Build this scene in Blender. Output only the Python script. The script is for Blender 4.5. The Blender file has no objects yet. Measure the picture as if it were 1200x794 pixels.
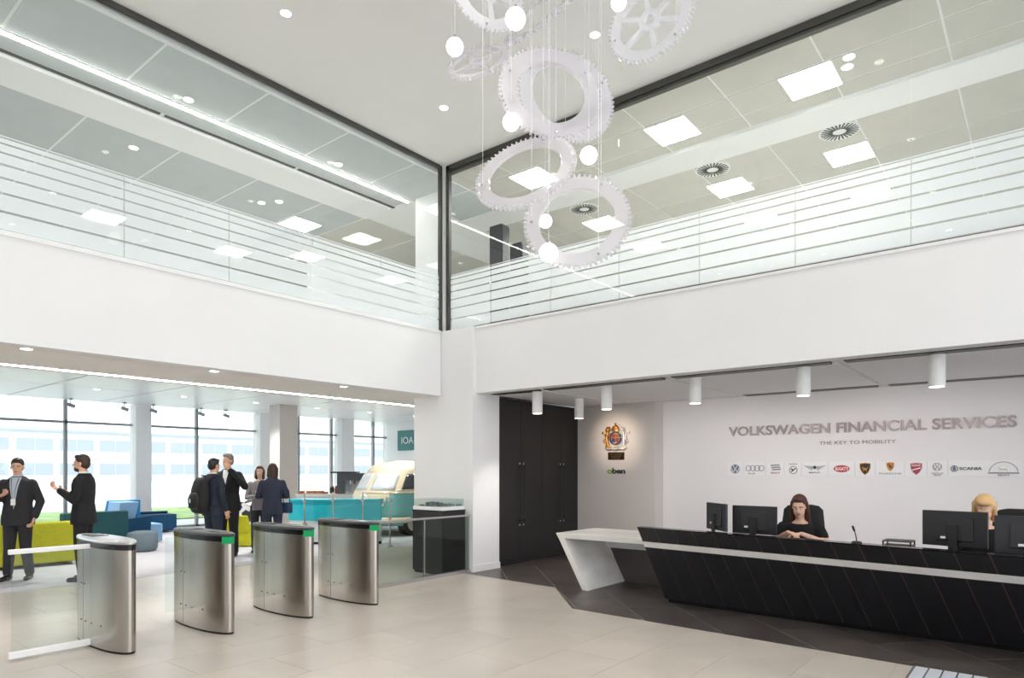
import bpy, math, random
import numpy as np
from mathutils import Vector, Matrix
from mathutils.bvhtree import BVHTree
random.seed(7)
PI = math.pi
SC = bpy.context.scene
COL = SC.collection

# ------------------------------------------------------------------ camera, sky, exposure
cam = bpy.data.objects.new('camera', bpy.data.cameras.new('camera'))
COL.objects.link(cam)
cam.location = (0, 0, 1.6)
cam.rotation_euler = (PI/2, 0, -math.atan2(.777, .629))
cam.data.sensor_width = 36
cam.data.lens = 777/1200*36
cam.data.shift_y = (551-397)/1200
cam.data.clip_end = 600
SC.camera = cam
SC.view_settings.view_transform = 'Standard'
SC.view_settings.look = 'None'
SC.view_settings.gamma = 1
SC.view_settings.use_curve_mapping = False
SC.view_settings.exposure = 0.16
world = bpy.data.worlds.new('overcast_sky')
SC.world = world
world.use_nodes = True
bg = world.node_tree.nodes['Background']
bg.inputs[0].default_value = (.93, .97, 1, 1)
bg.inputs[1].default_value = 2.8
SC.cycles.use_denoising = True
SC.cycles.max_bounces = 10
SC.cycles.diffuse_bounces = 5
SC.cycles.glossy_bounces = 5
SC.cycles.transparent_max_bounces = 24
SC.cycles.sample_clamp_indirect = 6

LED = 28.0       # strength of linear lamps
PANEL = 33.0     # ceiling panels
SPOT = 14.0     # downlight discs

# ------------------------------------------------------------------ materials
def lin(h):
    h = h.lstrip('#')
    c = [int(h[i:i+2], 16)/255 for i in (0, 2, 4)]
    return tuple(x/12.92 if x <= .04045 else ((x+.055)/1.055)**2.4 for x in c) + (1,)
MATS = {}
def mat(name, hexc, rough=.5, metal=0, var=0.0, scale=6, bump=0.0, bscale=60, stretch=(1, 1, 1), spec=.5, coat=0, hex2=None):
    m = bpy.data.materials.new(name); m.use_nodes = True
    nt = m.node_tree; p = nt.nodes['Principled BSDF']
    c = lin(hexc)
    p.inputs['Base Color'].default_value = c
    p.inputs['Roughness'].default_value = rough
    p.inputs['Metallic'].default_value = metal
    p.inputs['Specular IOR Level'].default_value = spec
    p.inputs['Coat Weight'].default_value = coat
    tc = nt.nodes.new('ShaderNodeTexCoord'); mp = nt.nodes.new('ShaderNodeMapping')
    mp.inputs['Scale'].default_value = stretch
    nt.links.new(tc.outputs['Object'], mp.inputs[0])
    if var or hex2:
        n = nt.nodes.new('ShaderNodeTexNoise'); n.inputs['Scale'].default_value = scale
        n.inputs['Detail'].default_value = 5
        r = nt.nodes.new('ShaderNodeValToRGB')
        r.color_ramp.elements[0].position = .3; r.color_ramp.elements[1].position = .7
        if hex2:
            r.color_ramp.elements[0].color = c; r.color_ramp.elements[1].color = lin(hex2)
        else:
            r.color_ramp.elements[0].color = tuple(x*(1-var) for x in c[:3])+(1,)
            r.color_ramp.elements[1].color = tuple(min(1, x*(1+var)) for x in c[:3])+(1,)
        nt.links.new(mp.outputs[0], n.inputs['Vector'])
        nt.links.new(n.outputs['Fac'], r.inputs[0])
        nt.links.new(r.outputs[0], p.inputs['Base Color'])
    if bump:
        n = nt.nodes.new('ShaderNodeTexNoise'); n.inputs['Scale'].default_value = bscale
        b = nt.nodes.new('ShaderNodeBump'); b.inputs['Strength'].default_value = bump; b.inputs['Distance'].default_value = .01
        nt.links.new(mp.outputs[0], n.inputs['Vector'])
        nt.links.new(n.outputs['Fac'], b.inputs['Height'])
        nt.links.new(b.outputs[0], p.inputs['Normal'])
    MATS[name] = m
    return m
def emit(name, hexc, s):
    m = bpy.data.materials.new(name); m.use_nodes = True
    nt = m.node_tree; nt.nodes.clear()
    o = nt.nodes.new('ShaderNodeOutputMaterial'); e = nt.nodes.new('ShaderNodeEmission')
    e.inputs[0].default_value = lin(hexc); e.inputs[1].default_value = s
    nt.links.new(e.outputs[0], o.inputs[0]); MATS[name] = m
    return m
def glass(name, tint, refl=1.0, rough=0.0, film=0.0, filmc='FFFFFF', ior=1.45):
    """thin architectural glass: tinted see-through, Fresnel reflection, optional milky film"""
    m = bpy.data.materials.new(name); m.use_nodes = True
    nt = m.node_tree; nt.nodes.clear(); L = nt.links.new
    o = nt.nodes.new('ShaderNodeOutputMaterial')
    t = nt.nodes.new('ShaderNodeBsdfTransparent'); t.inputs[0].default_value = lin(tint)
    g = nt.nodes.new('ShaderNodeBsdfGlossy'); g.inputs['Roughness'].default_value = rough
    f = nt.nodes.new('ShaderNodeFresnel'); f.inputs[0].default_value = ior
    mu = nt.nodes.new('ShaderNodeMath'); mu.operation = 'MULTIPLY'; mu.inputs[1].default_value = refl
    L(f.outputs[0], mu.inputs[0])
    ge = nt.nodes.new('ShaderNodeNewGeometry'); ma = nt.nodes.new('ShaderNodeMath'); ma.operation = 'MULTIPLY_ADD'
    ma.inputs[1].default_value = 1/ior-ior; ma.inputs[2].default_value = ior      # same reflection on both faces of the sheet
    L(ge.outputs['Backfacing'], ma.inputs[0]); L(ma.outputs[0], f.inputs[0])
    base = t.outputs[0]
    if film:
        d = nt.nodes.new('ShaderNodeBsdfDiffuse'); d.inputs[0].default_value = lin(filmc)
        tl = nt.nodes.new('ShaderNodeBsdfTranslucent'); tl.inputs[0].default_value = lin(filmc)
        a = nt.nodes.new('ShaderNodeMixShader'); a.inputs[0].default_value = .5
        L(d.outputs[0], a.inputs[1]); L(tl.outputs[0], a.inputs[2])
        b = nt.nodes.new('ShaderNodeMixShader'); b.inputs[0].default_value = film
        L(base, b.inputs[1]); L(a.outputs[0], b.inputs[2]); base = b.outputs[0]
    x = nt.nodes.new('ShaderNodeMixShader')
    L(mu.outputs[0], x.inputs[0]); L(base, x.inputs[1]); L(g.outputs[0], x.inputs[2])
    L(x.outputs[0], o.inputs[0]); MATS[name] = m
    return m

mat('white_wall', 'F3F3F4', .6, var=.01, scale=2)
mat('white_ceiling', 'EFEFEE', .7, var=.01, scale=2)
mat('recess_ceiling', 'FAFAFA', .6)
mat('soffit', 'EFEBE8', .6)
mat('office_ceiling', 'C6CBCD', .75, var=.03, scale=3)
mat('office_ceiling_warm', 'CCCAC3', .75, var=.03, scale=3)
mat('ceiling_grid', 'F0F2F1', .6)
mat('lobby_ceiling', 'F0F0F2', .3, var=.02, scale=2)
mat('taupe_wall', 'D8D2CE', .6, var=.015, scale=2)
mat('recess_wall', 'EEECEE', .6, var=.01, scale=2)
mat('floor_base', 'BDB4AA', .7)
mat('tile_beige', 'BEB5AC', .33, var=.06, scale=2.2, bump=.02, bscale=40)
mat('tile_beige_b', 'BBB2AA', .33, var=.07, scale=1.7, bump=.02, bscale=40)
mat('tile_dark', '544D4B', .32, var=.25, scale=3, bump=.03, bscale=30)
mat('tile_dark_b', '4C4644', .32, var=.25, scale=2.5, bump=.03, bscale=30)
mat('grout_pale', 'A0978F', .8)
mat('carpet', 'BDBCC2', .9, var=.06, scale=3, bump=.1, bscale=300)
mat('office_carpet', 'C4C4C0', .95)
mat('dark_frame', '4C4C48', .45, .3)
mat('mullion', '9B9EA2', .5, .2)
mat('steel', 'B9B4AE', .24, 1, var=.05, scale=3, bump=.012, bscale=40, stretch=(1, 1, .02))
mat('steel_bright', 'CFCFCF', .2, 1)
mat('steel_cap', 'C9C9CB', .3, .85)
mat('black_gloss', '17171A', .18)
mat('black_plastic', '1C1C1F', .45)
mat('black_rubber', '111113', .7)
mat('dark_grey_plastic', '3A3A3E', .4)
mat('monitor_shell', '26262B', .38)
mat('desk_black', '1F1F23', .32, var=.08, scale=20)
mat('desk_seam', '75584E', .45, .2)
mat('cupboard_black', '201D1E', .55, var=.06, scale=8)
mat('chrome', 'D8D8DA', .12, 1)
mat('marble', 'F4F1EE', .25, hex2='DCD9D4', scale=2.2, stretch=(1, 1, 2.2))
mat('white_paint', 'F4F4F4', .35)
mat('letter_metal', '7F7578', .38, .6)
mat('acrylic_clear_base', 'EDEEF0', .2)
mat('grass', '8FA66C', .9, var=.3, scale=1.5)
mat('paving', 'D2D2D2', .8, var=.05, scale=.3)
mat('facade_white', 'DCDEE0', .8)
mat('facade_glass', 'ABB2B8', .6)
mat('yellow_fabric', 'C3C21E', .85, var=.08, scale=30, bump=.1, bscale=300)
mat('olive_fabric', 'A5A51D', .85, var=.08, scale=30, bump=.1, bscale=300)
mat('teal_fabric', '1F5158', .85, var=.08, scale=30, bump=.1, bscale=300)
mat('blue_fabric', '1A86BE', .85, var=.05, scale=30, bump=.1, bscale=300)
mat('light_blue_fabric', '8DB6DD', .85, var=.05, scale=30, bump=.1, bscale=300)
mat('navy_fabric', '0B4468', .85, var=.06, scale=30, bump=.1, bscale=300)
mat('grey_fabric', '6E7E88', .85, var=.06, scale=30, bump=.1, bscale=300)
mat('turquoise', '22B4CC', .25, hex2='3FC8CE', scale=1.2)
mat('counter_white', 'E8E8E8', .35)
mat('bread', 'B8794B', .7, var=.2, scale=20)
mat('red_glaze', '9C3A2E', .4)
mat('dark_green_glass', '1E3328', .2)
mat('wood', '9B6A43', .5, var=.15, scale=8, stretch=(1, 8, 1))
mat('machine_grey', '62666C', .3, .7)
mat('van_cream', 'E9DCBE', .25, coat=.6)
mat('van_teal', '6FB0AC', .25, coat=.6)
mat('van_trim', 'D9D3C4', .2, .8)
mat('van_glass_tint', '3D4346', .06, spec=.8)
mat('van_screen_reflection', 'D5DADC', .08, spec=.9)  # pale colour stands for window light reflected in the windscreen
mat('tyre', '1B1B1C', .8)
mat('sign_teal', '3F7F82', .5)
mat('sign_white', 'EAF2F2', .5)
mat('gold', 'B98338', .35, .7, var=.55, scale=45)
mat('gold_pale', 'E4C98A', .35, .6, var=.3, scale=40)
mat('silver_paint', 'D9D6D2', .35, .4)
mat('heraldic_red', 'A6322B', .4)
mat('heraldic_blue', '2B3E78', .4)
mat('plaque_black', '241B15', .35)
mat('logo_white', 'F1F1F3', .5)
mat('logo_grey', '8D9096', .35, .6)
mat('logo_dark', '3A3D44', .4)
mat('logo_blue', '5B6C8E', .35, .4)
mat('logo_red', 'C2222C', .35)
mat('logo_crimson', 'A83246', .35)
mat('logo_green', '6FAE3A', .4)
mat('skin', 'D9A98C', .5, var=.03, scale=20)
mat('skin_pale', 'E2B7A0', .5, var=.03, scale=20)
mat('lips', 'A8615A', .5)
mat('eye_white', 'E8E4E0', .3)
mat('eye_dark', '241A16', .3)
mat('hair_brown', '3A281E', .55, var=.2, scale=60)
mat('hair_dark', '221A18', .5, var=.2, scale=60)
mat('hair_auburn', '4C2A20', .5, var=.2, scale=60)
mat('hair_grey', '7F7772', .6, var=.2, scale=60)
mat('hair_blonde', 'D9B07C', .5, var=.15, scale=50)
mat('suit_charcoal', '2B2A2E', .85, var=.08, scale=40, bump=.08, bscale=400)
mat('suit_black', '17171A', .85, var=.08, scale=40, bump=.08, bscale=400)
mat('suit_navy', '252C3C', .85, var=.08, scale=40, bump=.08, bscale=400)
mat('suit_navy_b', '2A3042', .85, var=.08, scale=40, bump=.08, bscale=400)
mat('grey_knit', '8A8488', .9, var=.1, scale=40)
mat('black_cotton', '131316', .9)
mat('shirt_white', 'E9EBEF', .8)
mat('shirt_grey', 'B9C1CA', .8)
mat('lanyard_blue', '27415F', .7)
mat('phone_dark', '202024', .2)
mat('backpack_black', '141416', .7, var=.15, scale=30, bump=.1, bscale=200)
mat('mat_grey', 'B9BCC4', .7)
mat('mat_dark', '5C6068', .8)
mat('model_grey', '7C7F82', .5)
mat('paper', 'F2F2F0', .7)
mat('green_lens_off', '1C8C58', .3)
emit('led', 'FFFBF2', LED)
emit('panel_light', 'FFFCF4', PANEL)
emit('downlight', 'FFF8EC', SPOT)
emit('globe_light', 'FFF8F0', 3.0)
emit('spot_warm', 'FFE2C0', 10)
emit('green_lamp', '2FA868', .75)
glass('pane_upper', 'FAFCFC', .6)
glass('pane_clear', 'F6FAF9', .8)
glass('pane_window', 'F2F6F6', .5)
glass('pane_smoke', 'E0E6E3', .8)
glass('frost', 'FFFFFF', .25, .3, film=.72, filmc='FAFBFD')
glass('acrylic', 'FBFAFC', .9, .05, film=.52, filmc='F6F4F8')
glass('acrylic_white', 'FBFAFC', .8, .05, film=.8, filmc='F8F8FB')
# patterned cushion
m = mat('pattern_bw', 'EDEDED', .85)
nt = m.node_tree; v = nt.nodes.new('ShaderNodeTexVoronoi'); v.inputs['Scale'].default_value = 5
r = nt.nodes.new('ShaderNodeValToRGB'); r.color_ramp.interpolation = 'CONSTANT'
r.color_ramp.elements[0].color = lin('EFEFF0'); r.color_ramp.elements[1].color = lin('3A3C40'); r.color_ramp.elements[1].position = .62
nt.links.new(v.outputs['Color'], r.inputs[0]); nt.links.new(r.outputs[0], nt.nodes['Principled BSDF'].inputs['Base Color'])

# ------------------------------------------------------------------ geometry helpers
class MB:
    def __init__(s): s.v = []; s.f = []; s.m = []; s.cur = 0
    def add(s, vs, fs):
        o = len(s.v); s.v += [tuple(p) for p in vs]
        s.f += [tuple(i+o for i in f) for f in fs]; s.m += [s.cur]*len(fs)
        return s
    def box(s, x0, x1, y0, y1, z0, z1):
        vs = [(x, y, z) for z in (z0, z1) for y in (y0, y1) for x in (x0, x1)]
        return s.add(vs, [(0, 2, 3, 1), (4, 5, 7, 6), (0, 1, 5, 4), (2, 6, 7, 3), (0, 4, 6, 2), (1, 3, 7, 5)])
    def hexa(s, lo, hi):
        """eight corners: lo = 4 points ccw, hi = 4 points above them"""
        return s.add(list(lo)+list(hi), [(3, 2, 1, 0), (4, 5, 6, 7), (0, 1, 5, 4), (1, 2, 6, 5), (2, 3, 7, 6), (3, 0, 4, 7)])
    def rings(s, rs, cap=True):
        n = len(rs[0]); vs = [p for r in rs for p in r]; fs = []
        for i in range(len(rs)-1):
            for j in range(n):
                k = (j+1) % n
                fs.append((i*n+j, i*n+k, (i+1)*n+k, (i+1)*n+j))
        if cap:
            fs.append(tuple(range(n-1, -1, -1))); fs.append(tuple(range((len(rs)-1)*n, len(rs)*n)))
        return s.add(vs, fs)
    def cyl(s, p0, p1, r0, r1=None, n=16):
        r1 = r0 if r1 is None else r1
        p0 = Vector(p0); p1 = Vector(p1); a, b = frame(p1-p0)
        R = lambda c, r: [c+(a*math.cos(t)+b*math.sin(t))*r for t in [2*PI*i/n for i in range(n)]]
        return s.rings([R(p0, r0), R(p1, r1)])
    def capsule(s, p0, p1, r0, r1, n=12, k=3):
        p0 = Vector(p0); p1 = Vector(p1); d = p1-p0
        if d.length < 1e-6: d = Vector((0, 0, 1e-4))
        a, b = frame(d); w = d.normalized(); rs = []
        for c, r, t0, t1 in ((p0, r0, -PI/2, 0), (p1, r1, 0, PI/2)):
            for i in range(k+1):
                t = t0+(t1-t0)*i/k
                if abs(abs(t)-PI/2) < 1e-6: t = math.copysign(PI/2-.12, t)
                rs.append([c+w*r*math.sin(t)+(a*math.cos(q)+b*math.sin(q))*r*math.cos(t) for q in [2*PI*j/n for j in range(n)]])
        return s.rings(rs)
    def ell(s, c, r, rot=None, nu=20, nv=12):
        c = Vector(c); rs = []
        for i in range(nv+1):
            t = -PI/2+PI*i/nv; t = max(-PI/2+.06, min(PI/2-.06, t))
            ring = []
            for j in range(nu):
                q = 2*PI*j/nu
                p = Vector((r[0]*math.cos(t)*math.cos(q), r[1]*math.cos(t)*math.sin(q), r[2]*math.sin(t)))
                ring.append(c+(rot @ p if rot else p))
            rs.append(ring)
        return s.rings(rs)
    def lathe(s, prof, c=(0, 0, 0), n=32):
        c = Vector(c)
        return s.rings([[c+Vector((r*math.cos(2*PI*j/n), r*math.sin(2*PI*j/n), z)) for j in range(n)] for r, z in prof])
    def prism(s, poly, z0, z1):
        return s.rings([[(x, y, z0) for x, y in poly], [(x, y, z1) for x, y in poly]])
    def tube(s, pts, r, n=8):
        pts = [Vector(p) for p in pts]; rs = []
        for i, p in enumerate(pts):
            d = (pts[min(i+1, len(pts)-1)]-pts[max(i-1, 0)])
            a, b = frame(d)
            rs.append([p+(a*math.cos(2*PI*j/n)+b*math.sin(2*PI*j/n))*r for j in range(n)])
        return s.rings(rs)
    def xf(s, M):
        s.v = [tuple(M @ Vector(p)) for p in s.v]; return s
    def build(s, name, mt, parent=None, loc=None, smooth=None, bevel=0, label=None):
        me = bpy.data.meshes.new(name)
        me.from_pydata(s.v, [], s.f)
        for q in (mt if isinstance(mt, (list, tuple)) else [mt]): me.materials.append(MATS[q])
        if isinstance(mt, (list, tuple)): me.polygons.foreach_set('material_index', s.m)
        if smooth is not None:
            me.polygons.foreach_set('use_smooth', [True]*len(me.polygons))
            if smooth < 180: me.set_sharp_from_angle(angle=math.radians(smooth))
        me.update()
        return link(name, me, parent, loc, bevel, label)
def link(name, me, parent=None, loc=None, bevel=0, label=None):
    o = bpy.data.objects.new(name, me); COL.objects.link(o)
    if parent is not None: o.parent = parent
    if loc is not None: o.location = loc
    if bevel:
        b = o.modifiers.new('bevel', 'BEVEL'); b.width = bevel; b.segments = 2; b.limit_method = 'ANGLE'
    if label: o['label'] = label
    return o
def frame(d):
    d = Vector(d).normalized()
    u = Vector((0, 0, 1)) if abs(d.z) < .95 else Vector((1, 0, 0))
    a = u.cross(d).normalized(); return a, d.cross(a).normalized()
def box(name, mt, x0, x1, y0, y1, z0, z1, parent=None, bevel=0, **k):
    return MB().box(x0, x1, y0, y1, z0, z1).build(name, mt, parent, bevel=bevel, **k)
def tag(o, label, cat, group=None):
    o['label'] = label; o['category'] = cat
    if group: o['group'] = group
    return o
def thing(name, label, cat, loc=(0, 0, 0), rz=0, group=None):
    o = bpy.data.objects.new(name, None); COL.objects.link(o); o.empty_display_size = .1
    o.location = loc; o.rotation_euler = (0, 0, rz)
    return tag(o, label, cat, group)
def struct(o, label=None):
    o['kind'] = 'structure'
    if label: o['label'] = label
    return o
def sroot(name, label=None):
    o = bpy.data.objects.new(name, None); COL.objects.link(o)
    return struct(o, label)
def copy_tree(o, parent=None):
    c = o.copy(); COL.objects.link(c)
    if parent is not None: c.parent = parent
    for ch in list(o.children):
        if ch.name in COL.objects: copy_tree(ch, c)
    return c
def clip_poly(sub, clip):
    """Sutherland-Hodgman: sub polygon clipped by convex ccw clip polygon"""
    out = list(sub)
    for i in range(len(clip)):
        a = clip[i]; b = clip[(i+1) % len(clip)]
        inp = out; out = []
        side = lambda p: (b[0]-a[0])*(p[1]-a[1])-(b[1]-a[1])*(p[0]-a[0])
        for j in range(len(inp)):
            p = inp[j-1]; q = inp[j]; sp = side(p); sq = side(q)
            if sq >= 0:
                if sp < 0:
                    t = sp/(sp-sq); out.append((p[0]+(q[0]-p[0])*t, p[1]+(q[1]-p[1])*t))
                out.append(q)
            elif sp >= 0:
                t = sp/(sp-sq); out.append((p[0]+(q[0]-p[0])*t, p[1]+(q[1]-p[1])*t))
        if not out: return []
    res = []
    for p in out:
        if not res or math.dist(p, res[-1]) > 1e-4: res.append(p)
    if len(res) > 1 and math.dist(res[0], res[-1]) < 1e-4: res.pop()
    return res
def area(p): return .5*sum(p[i-1][0]*p[i][1]-p[i][0]*p[i-1][1] for i in range(len(p)))
def text_mesh(body, size=1, extrude=.01, offset=0.0):
    cu = bpy.data.curves.new('t', 'FONT'); cu.body = body; cu.size = size; cu.extrude = extrude; cu.offset = offset
    cu.resolution_u = 4
    o = bpy.data.objects.new('t', cu); COL.objects.link(o)
    dg = bpy.context.evaluated_depsgraph_get()
    me = bpy.data.meshes.new_from_object(o.evaluated_get(dg))
    bpy.data.objects.remove(o); bpy.data.curves.remove(cu)
    vs = [tuple(v.co) for v in me.vertices]; fs = [tuple(p.vertices) for p in me.polygons]
    bpy.data.meshes.remove(me)
    return vs, fs

# ------------------------------------------------------------------ key dimensions
YL, XR = 7.73, 7.78            # planes of the left and right atrium walls
ZF, ZG, ZC = 2.82, 3.89, 6.59  # fascia bottom, glass bottom, atrium ceiling
ZO = 6.5                       # office ceiling on the upper floor
ZL = 3.36                      # lobby ceiling
YW = 19.0                      # window wall of the lobby

# ------------------------------------------------------------------ ground, floors
struct(box('ground_paving', 'paving', -160, 260, -160, 300, -.4, -.10))
struct(box('lawn', 'grass', -40, 60, 23.5, 31, -.12, -.06))
fl = sroot('floor')
box('screed', 'floor_base', -6, 18.5, -6, YW+.3, -.1, -.013, fl)
beige_region = [(-5, -4.5), (6.22, -4.5), (6.28, .87), (6.42, 4.30), (7.42, 5.25), (7.55, 7.0), (7.55, 10.6), (-5, 10.6)]
dark_region = [(6.22, -4.5), (11.4, -4.5), (11.4, 7.1), (7.55, 7.1), (7.42, 5.25), (6.42, 4.30), (6.28, .87)]
MB().prism(beige_region, -.0125, -.003).build('tile_bed', 'floor_base', fl)
MB().prism(dark_region, -.0125, -.002).build('tile_bed', 'grout_pale', fl)
def tiles(region, w, h, ang, off, names, gap=.0015, z=0.0, lim=None):
    ca, sa = math.cos(ang), math.sin(ang); n = 0
    R = 16
    for j in range(int(-R/h), int(R/h)):
        for i in range(int(-R/w), int(R/w)):
            x0 = i*w+(w/2 if j % 2 else 0)+off[0]; y0 = j*h+off[1]
            q = [(x0+gap, y0+gap), (x0+w-gap, y0+gap), (x0+w-gap, y0+h-gap), (x0+gap, y0+h-gap)]
            q = [(ca*x-sa*y, sa*x+ca*y) for x, y in q]
            p = clip_poly(region, q)
            if len(p) < 3 or abs(area(p)) < .004: continue
            MB().prism(p, -.006, z).build('tile', random.choice(names), fl); n += 1
    return n
tiles(beige_region, 1.2, .6, 0, (.1, .37), ['tile_beige', 'tile_beige', 'tile_beige_b'])
# dark tiles are laid diagonally
tiles(dark_region, 1.2, .6, PI/4, (.35, -2.75), ['tile_dark', 'tile_dark_b'], gap=.004)
box('carpet', 'carpet', -5.5, 16.2, 10.6, YW, -.012, .002, fl)
box('screed_strip', 'tile_beige', 7.556, 16.2, 7.9, 10.6, -.012, .0, fl)
box('threshold_strip', 'steel_cap', -5, 7.55, 10.58, 10.62, -.01, .004, fl)

# ------------------------------------------------------------------ atrium shell
cl = sroot('ceiling')
box('ceiling_slab', 'white_ceiling', -7, XR+.1, -7, YL+.1, ZC, ZC+.25, cl)
wl = sroot('wall_left')
box('fascia', 'white_wall', -7, 7.70, YL, YL+.22, ZF, ZG-.05, wl)
box('fascia_ledge', 'white_paint', -7, 7.70, YL-.018, YL+.1, ZG-.055, ZG-.02, wl)
box('fascia_upstand', 'white_paint', -7, 7.70, YL, YL+.2, ZG-.02, ZG, wl)
wr = sroot('wall_right')
box('fascia', 'white_wall', XR, XR+.22, -7, 7.03, ZF, ZG-.05, wr)
box('fascia_ledge', 'white_paint', XR-.018, XR+.1, -7, 7.03, ZG-.055, ZG-.02, wr)
box('fascia_upstand', 'dark_frame', XR+.005, XR+.2, -7, YL+.2, ZG-.02, ZG-.004, wr)
co = sroot('wall_corner')
box('corner_pier', 'white_wall', 7.71, 8.35, 7.03, 8.38, 0, ZG-.02, co)
MB().box(7.698, 8.362, 7.018, 8.39, 0, .1).build('skirting', 'white_paint', co)
box('corner_post', 'white_paint', 7.735, 7.80, YL-.02, YL+.05, ZG-.02, ZC, co)
struct(box('wall_rear_bounce', 'white_wall', -7.2, -7, -7, YW, 0, ZC+.3))  # unseen wall, added to bounce light and hold back the sky
# roof and slabs
st = sroot('floor_slab')
box('lobby_slab', 'office_carpet', -7, 18.6, YL+.22, YW+.2, ZL+.02, ZG-.09, st)
box('recess_slab', 'office_carpet', XR+.22, 18.6, -7, YL+.22, ZF+.12, ZG-.09, st)
box('roof_sky_block', 'white_ceiling', -7, 24, -7, 24, ZC+.3, ZC+.6, st)  # unseen slab, put in to block sky light from above

# glass walls on the upper floor
bands = [(3.905, 4.060), (4.082, 4.236), (4.257, 4.383), (4.403, 4.512), (4.531, 4.624), (4.642, 4.713), (4.730, 4.772), (4.787, 4.797)]
def upper_glass(name, axis, joints, plane, label):
    w = sroot(name, label)
    for a, b in zip(joints[:-1], joints[1:]):
        g = .004
        if axis == 'x':
            p = box('glass_pane', 'pane_upper', a+g, b-g, plane, plane+.014, ZG, ZC-.06, w)
            for z0, z1 in bands: box('frosted_band', 'frost', a+g, b-g, plane+.015, plane+.0165, z0, z1, p)
        else:
            p = box('glass_pane', 'pane_upper', plane, plane+.014, a+g, b-g, ZG, ZC-.06, w)
            for z0, z1 in bands: box('frosted_band', 'frost', plane+.015, plane+.0165, a+g, b-g, z0, z1, p)
    return w
jx = [-6.5, -5.33, -4.15, -2.97, -1.79, -.61, .57, 1.75, 2.93, 4.11, 5.29, 6.47, 7.69]
w1 = upper_glass('window_1', 'x', jx, YL+.02, 'upper floor glass wall with frosted stripes left of the corner')
jy = [-6.8, -5.69, -4.56, -3.43, -2.30, -1.17, -.04, 1.09, 2.22, 3.35, 4.48, 5.61, 6.75, 7.68]
w2 = upper_glass('window_2', 'y', jy, XR+.02, 'upper floor glass wall with frosted stripes above the reception')
box('head_frame', 'dark_frame', -6.5, 7.69, YL, YL+.045, ZC-.06, ZC-.001, w1)
box('end_frame', 'dark_frame', 7.69, 7.725, YL-.005, YL+.06, ZG-.01, ZC-.01, w1)
box('head_frame', 'dark_frame', XR-.005, XR+.07, -6.8, 7.68, ZC-.09, ZC-.001, w2)
box('head_frame', 'dark_frame', XR+.015, XR+.09, -6.8, 7.68, ZC-.13, ZC-.095, w2)
box('end_frame', 'dark_frame', XR-.005, XR+.055, 7.62, 7.685, ZG-.01, ZC-.01, w2)

# upper offices: ceilings of panels between pale bars
oc = sroot('ceiling_upper_offices')
box('grid_backing', 'ceiling_grid', -6.8, 18.5, YL+.12, YW, ZO+.005, ZO+.06, oc)
box('grid_backing', 'ceiling_grid', XR+.12, 18.5, -6.8, YL+.12, ZO+.005, ZO+.06, oc)
box('perimeter_bulkhead', 'white_ceiling', -6.8, XR+.12, YL+.1, YL+.13, ZO, ZC+.25, oc)
box('perimeter_bulkhead', 'white_ceiling', XR+.1, XR+.13, -6.8, YL+.1, ZO, ZC+.25, oc)
def ceil_panel(mt, x0, x1, y0, y1): box('ceiling_panel', mt, x0, x1, y0, y1, ZO, ZO+.005, oc)
for i in range(10):                                       # left office
    x0 = -3.0+1.28*i+.05; x1 = x0+1.28-.035
    if x0 < 9.5: ceil_panel('office_ceiling', x0, min(x1, 9.5), 7.90, 8.98)
    if x0 > 8.2: continue
    for y0, y1 in ((10.32, 12.0), (12.03, 13.7), (13.73, 15.4), (15.43, 17.1), (17.13, 18.9)):
        ceil_panel('office_ceiling', x0, min(x1, 8.2), y0, y1)
for i in range(7):                                        # corner office beyond the left one
    for y0, y1 in ((10.32, 12.4), (12.43, 15.0), (15.03, 18.9)):
        ceil_panel('office_ceiling_warm', 8.24+i*1.4, 8.24+i*1.4+1.37, y0, y1)
xs = [7.93, 8.53, 9.13, 9.50]; xs2 = [10.16, 11.36, 12.56, 13.76, 14.96, 16.16, 17.36, 18.4]
for X in (xs, xs2):
    for a, b in zip(X[:-1], X[1:]):
        y = -6.3
        ye = 7.87 if X is xs else 9.0
        while y < ye-.02:
            y1 = min(y+1.2, ye)
            if not (X is xs2 and y > 8.9): ceil_panel('office_ceiling_warm', a+.012, b-.012, y+.012, y1-.012)
            y += 1.2
box('ceiling_beam', 'white_paint', -6.8, 8.2, 9.56, 10.28, ZO-.04, ZO+.02, oc)
box('ceiling_beam', 'white_paint', 9.52, 10.14, -6.3, 9.0, ZO-.04, ZO+.02, oc)
for i in range(6): box('ceiling_slot', 'dark_frame', -4.3+2.1*i, -4.3+2.1*i+2.04, 9.47, 9.53, ZO-.004, ZO+.01, oc)
box('ceiling_margin', 'office_ceiling', -6.8, 8.2, 9.0, 9.45, ZO, ZO+.02, oc)
pil = struct(box('wall_upper_pier', 'white_wall', 8.22, 8.52, 8.3, 8.9, ZG-.09, ZO))
struct(box('wall_upper_end', 'white_wall', 18.5, 18.7, 6.0, 23, 3.5, 6.8))
struct(box('wall_upper_partition', 'white_wall', 8.55, 18.4, 12.6, 12.75, ZG-.09, ZO))
def led_line(label, x0, x1, y0, y1, z0, z1, name='linear_light'):
    t = thing(name, label, 'light', ((x0+x1)/2, (y0+y1)/2, z1))
    dx, dy, h = (x1-x0)/2, (y1-y0)/2, z1-z0
    MB().box(-dx-.01, dx+.01, -dy-.01, dy+.01, -h*.5, 0).build('housing', 'white_paint', t)
    MB().box(-dx, dx, -dy, dy, -h, -h*.5).build('diffuser', 'led', t)
    return t
led_line('long linear light on the ceiling of the left upper office', -4.5, 8.2, 9.05, 9.10, ZO-.025, ZO)
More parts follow.
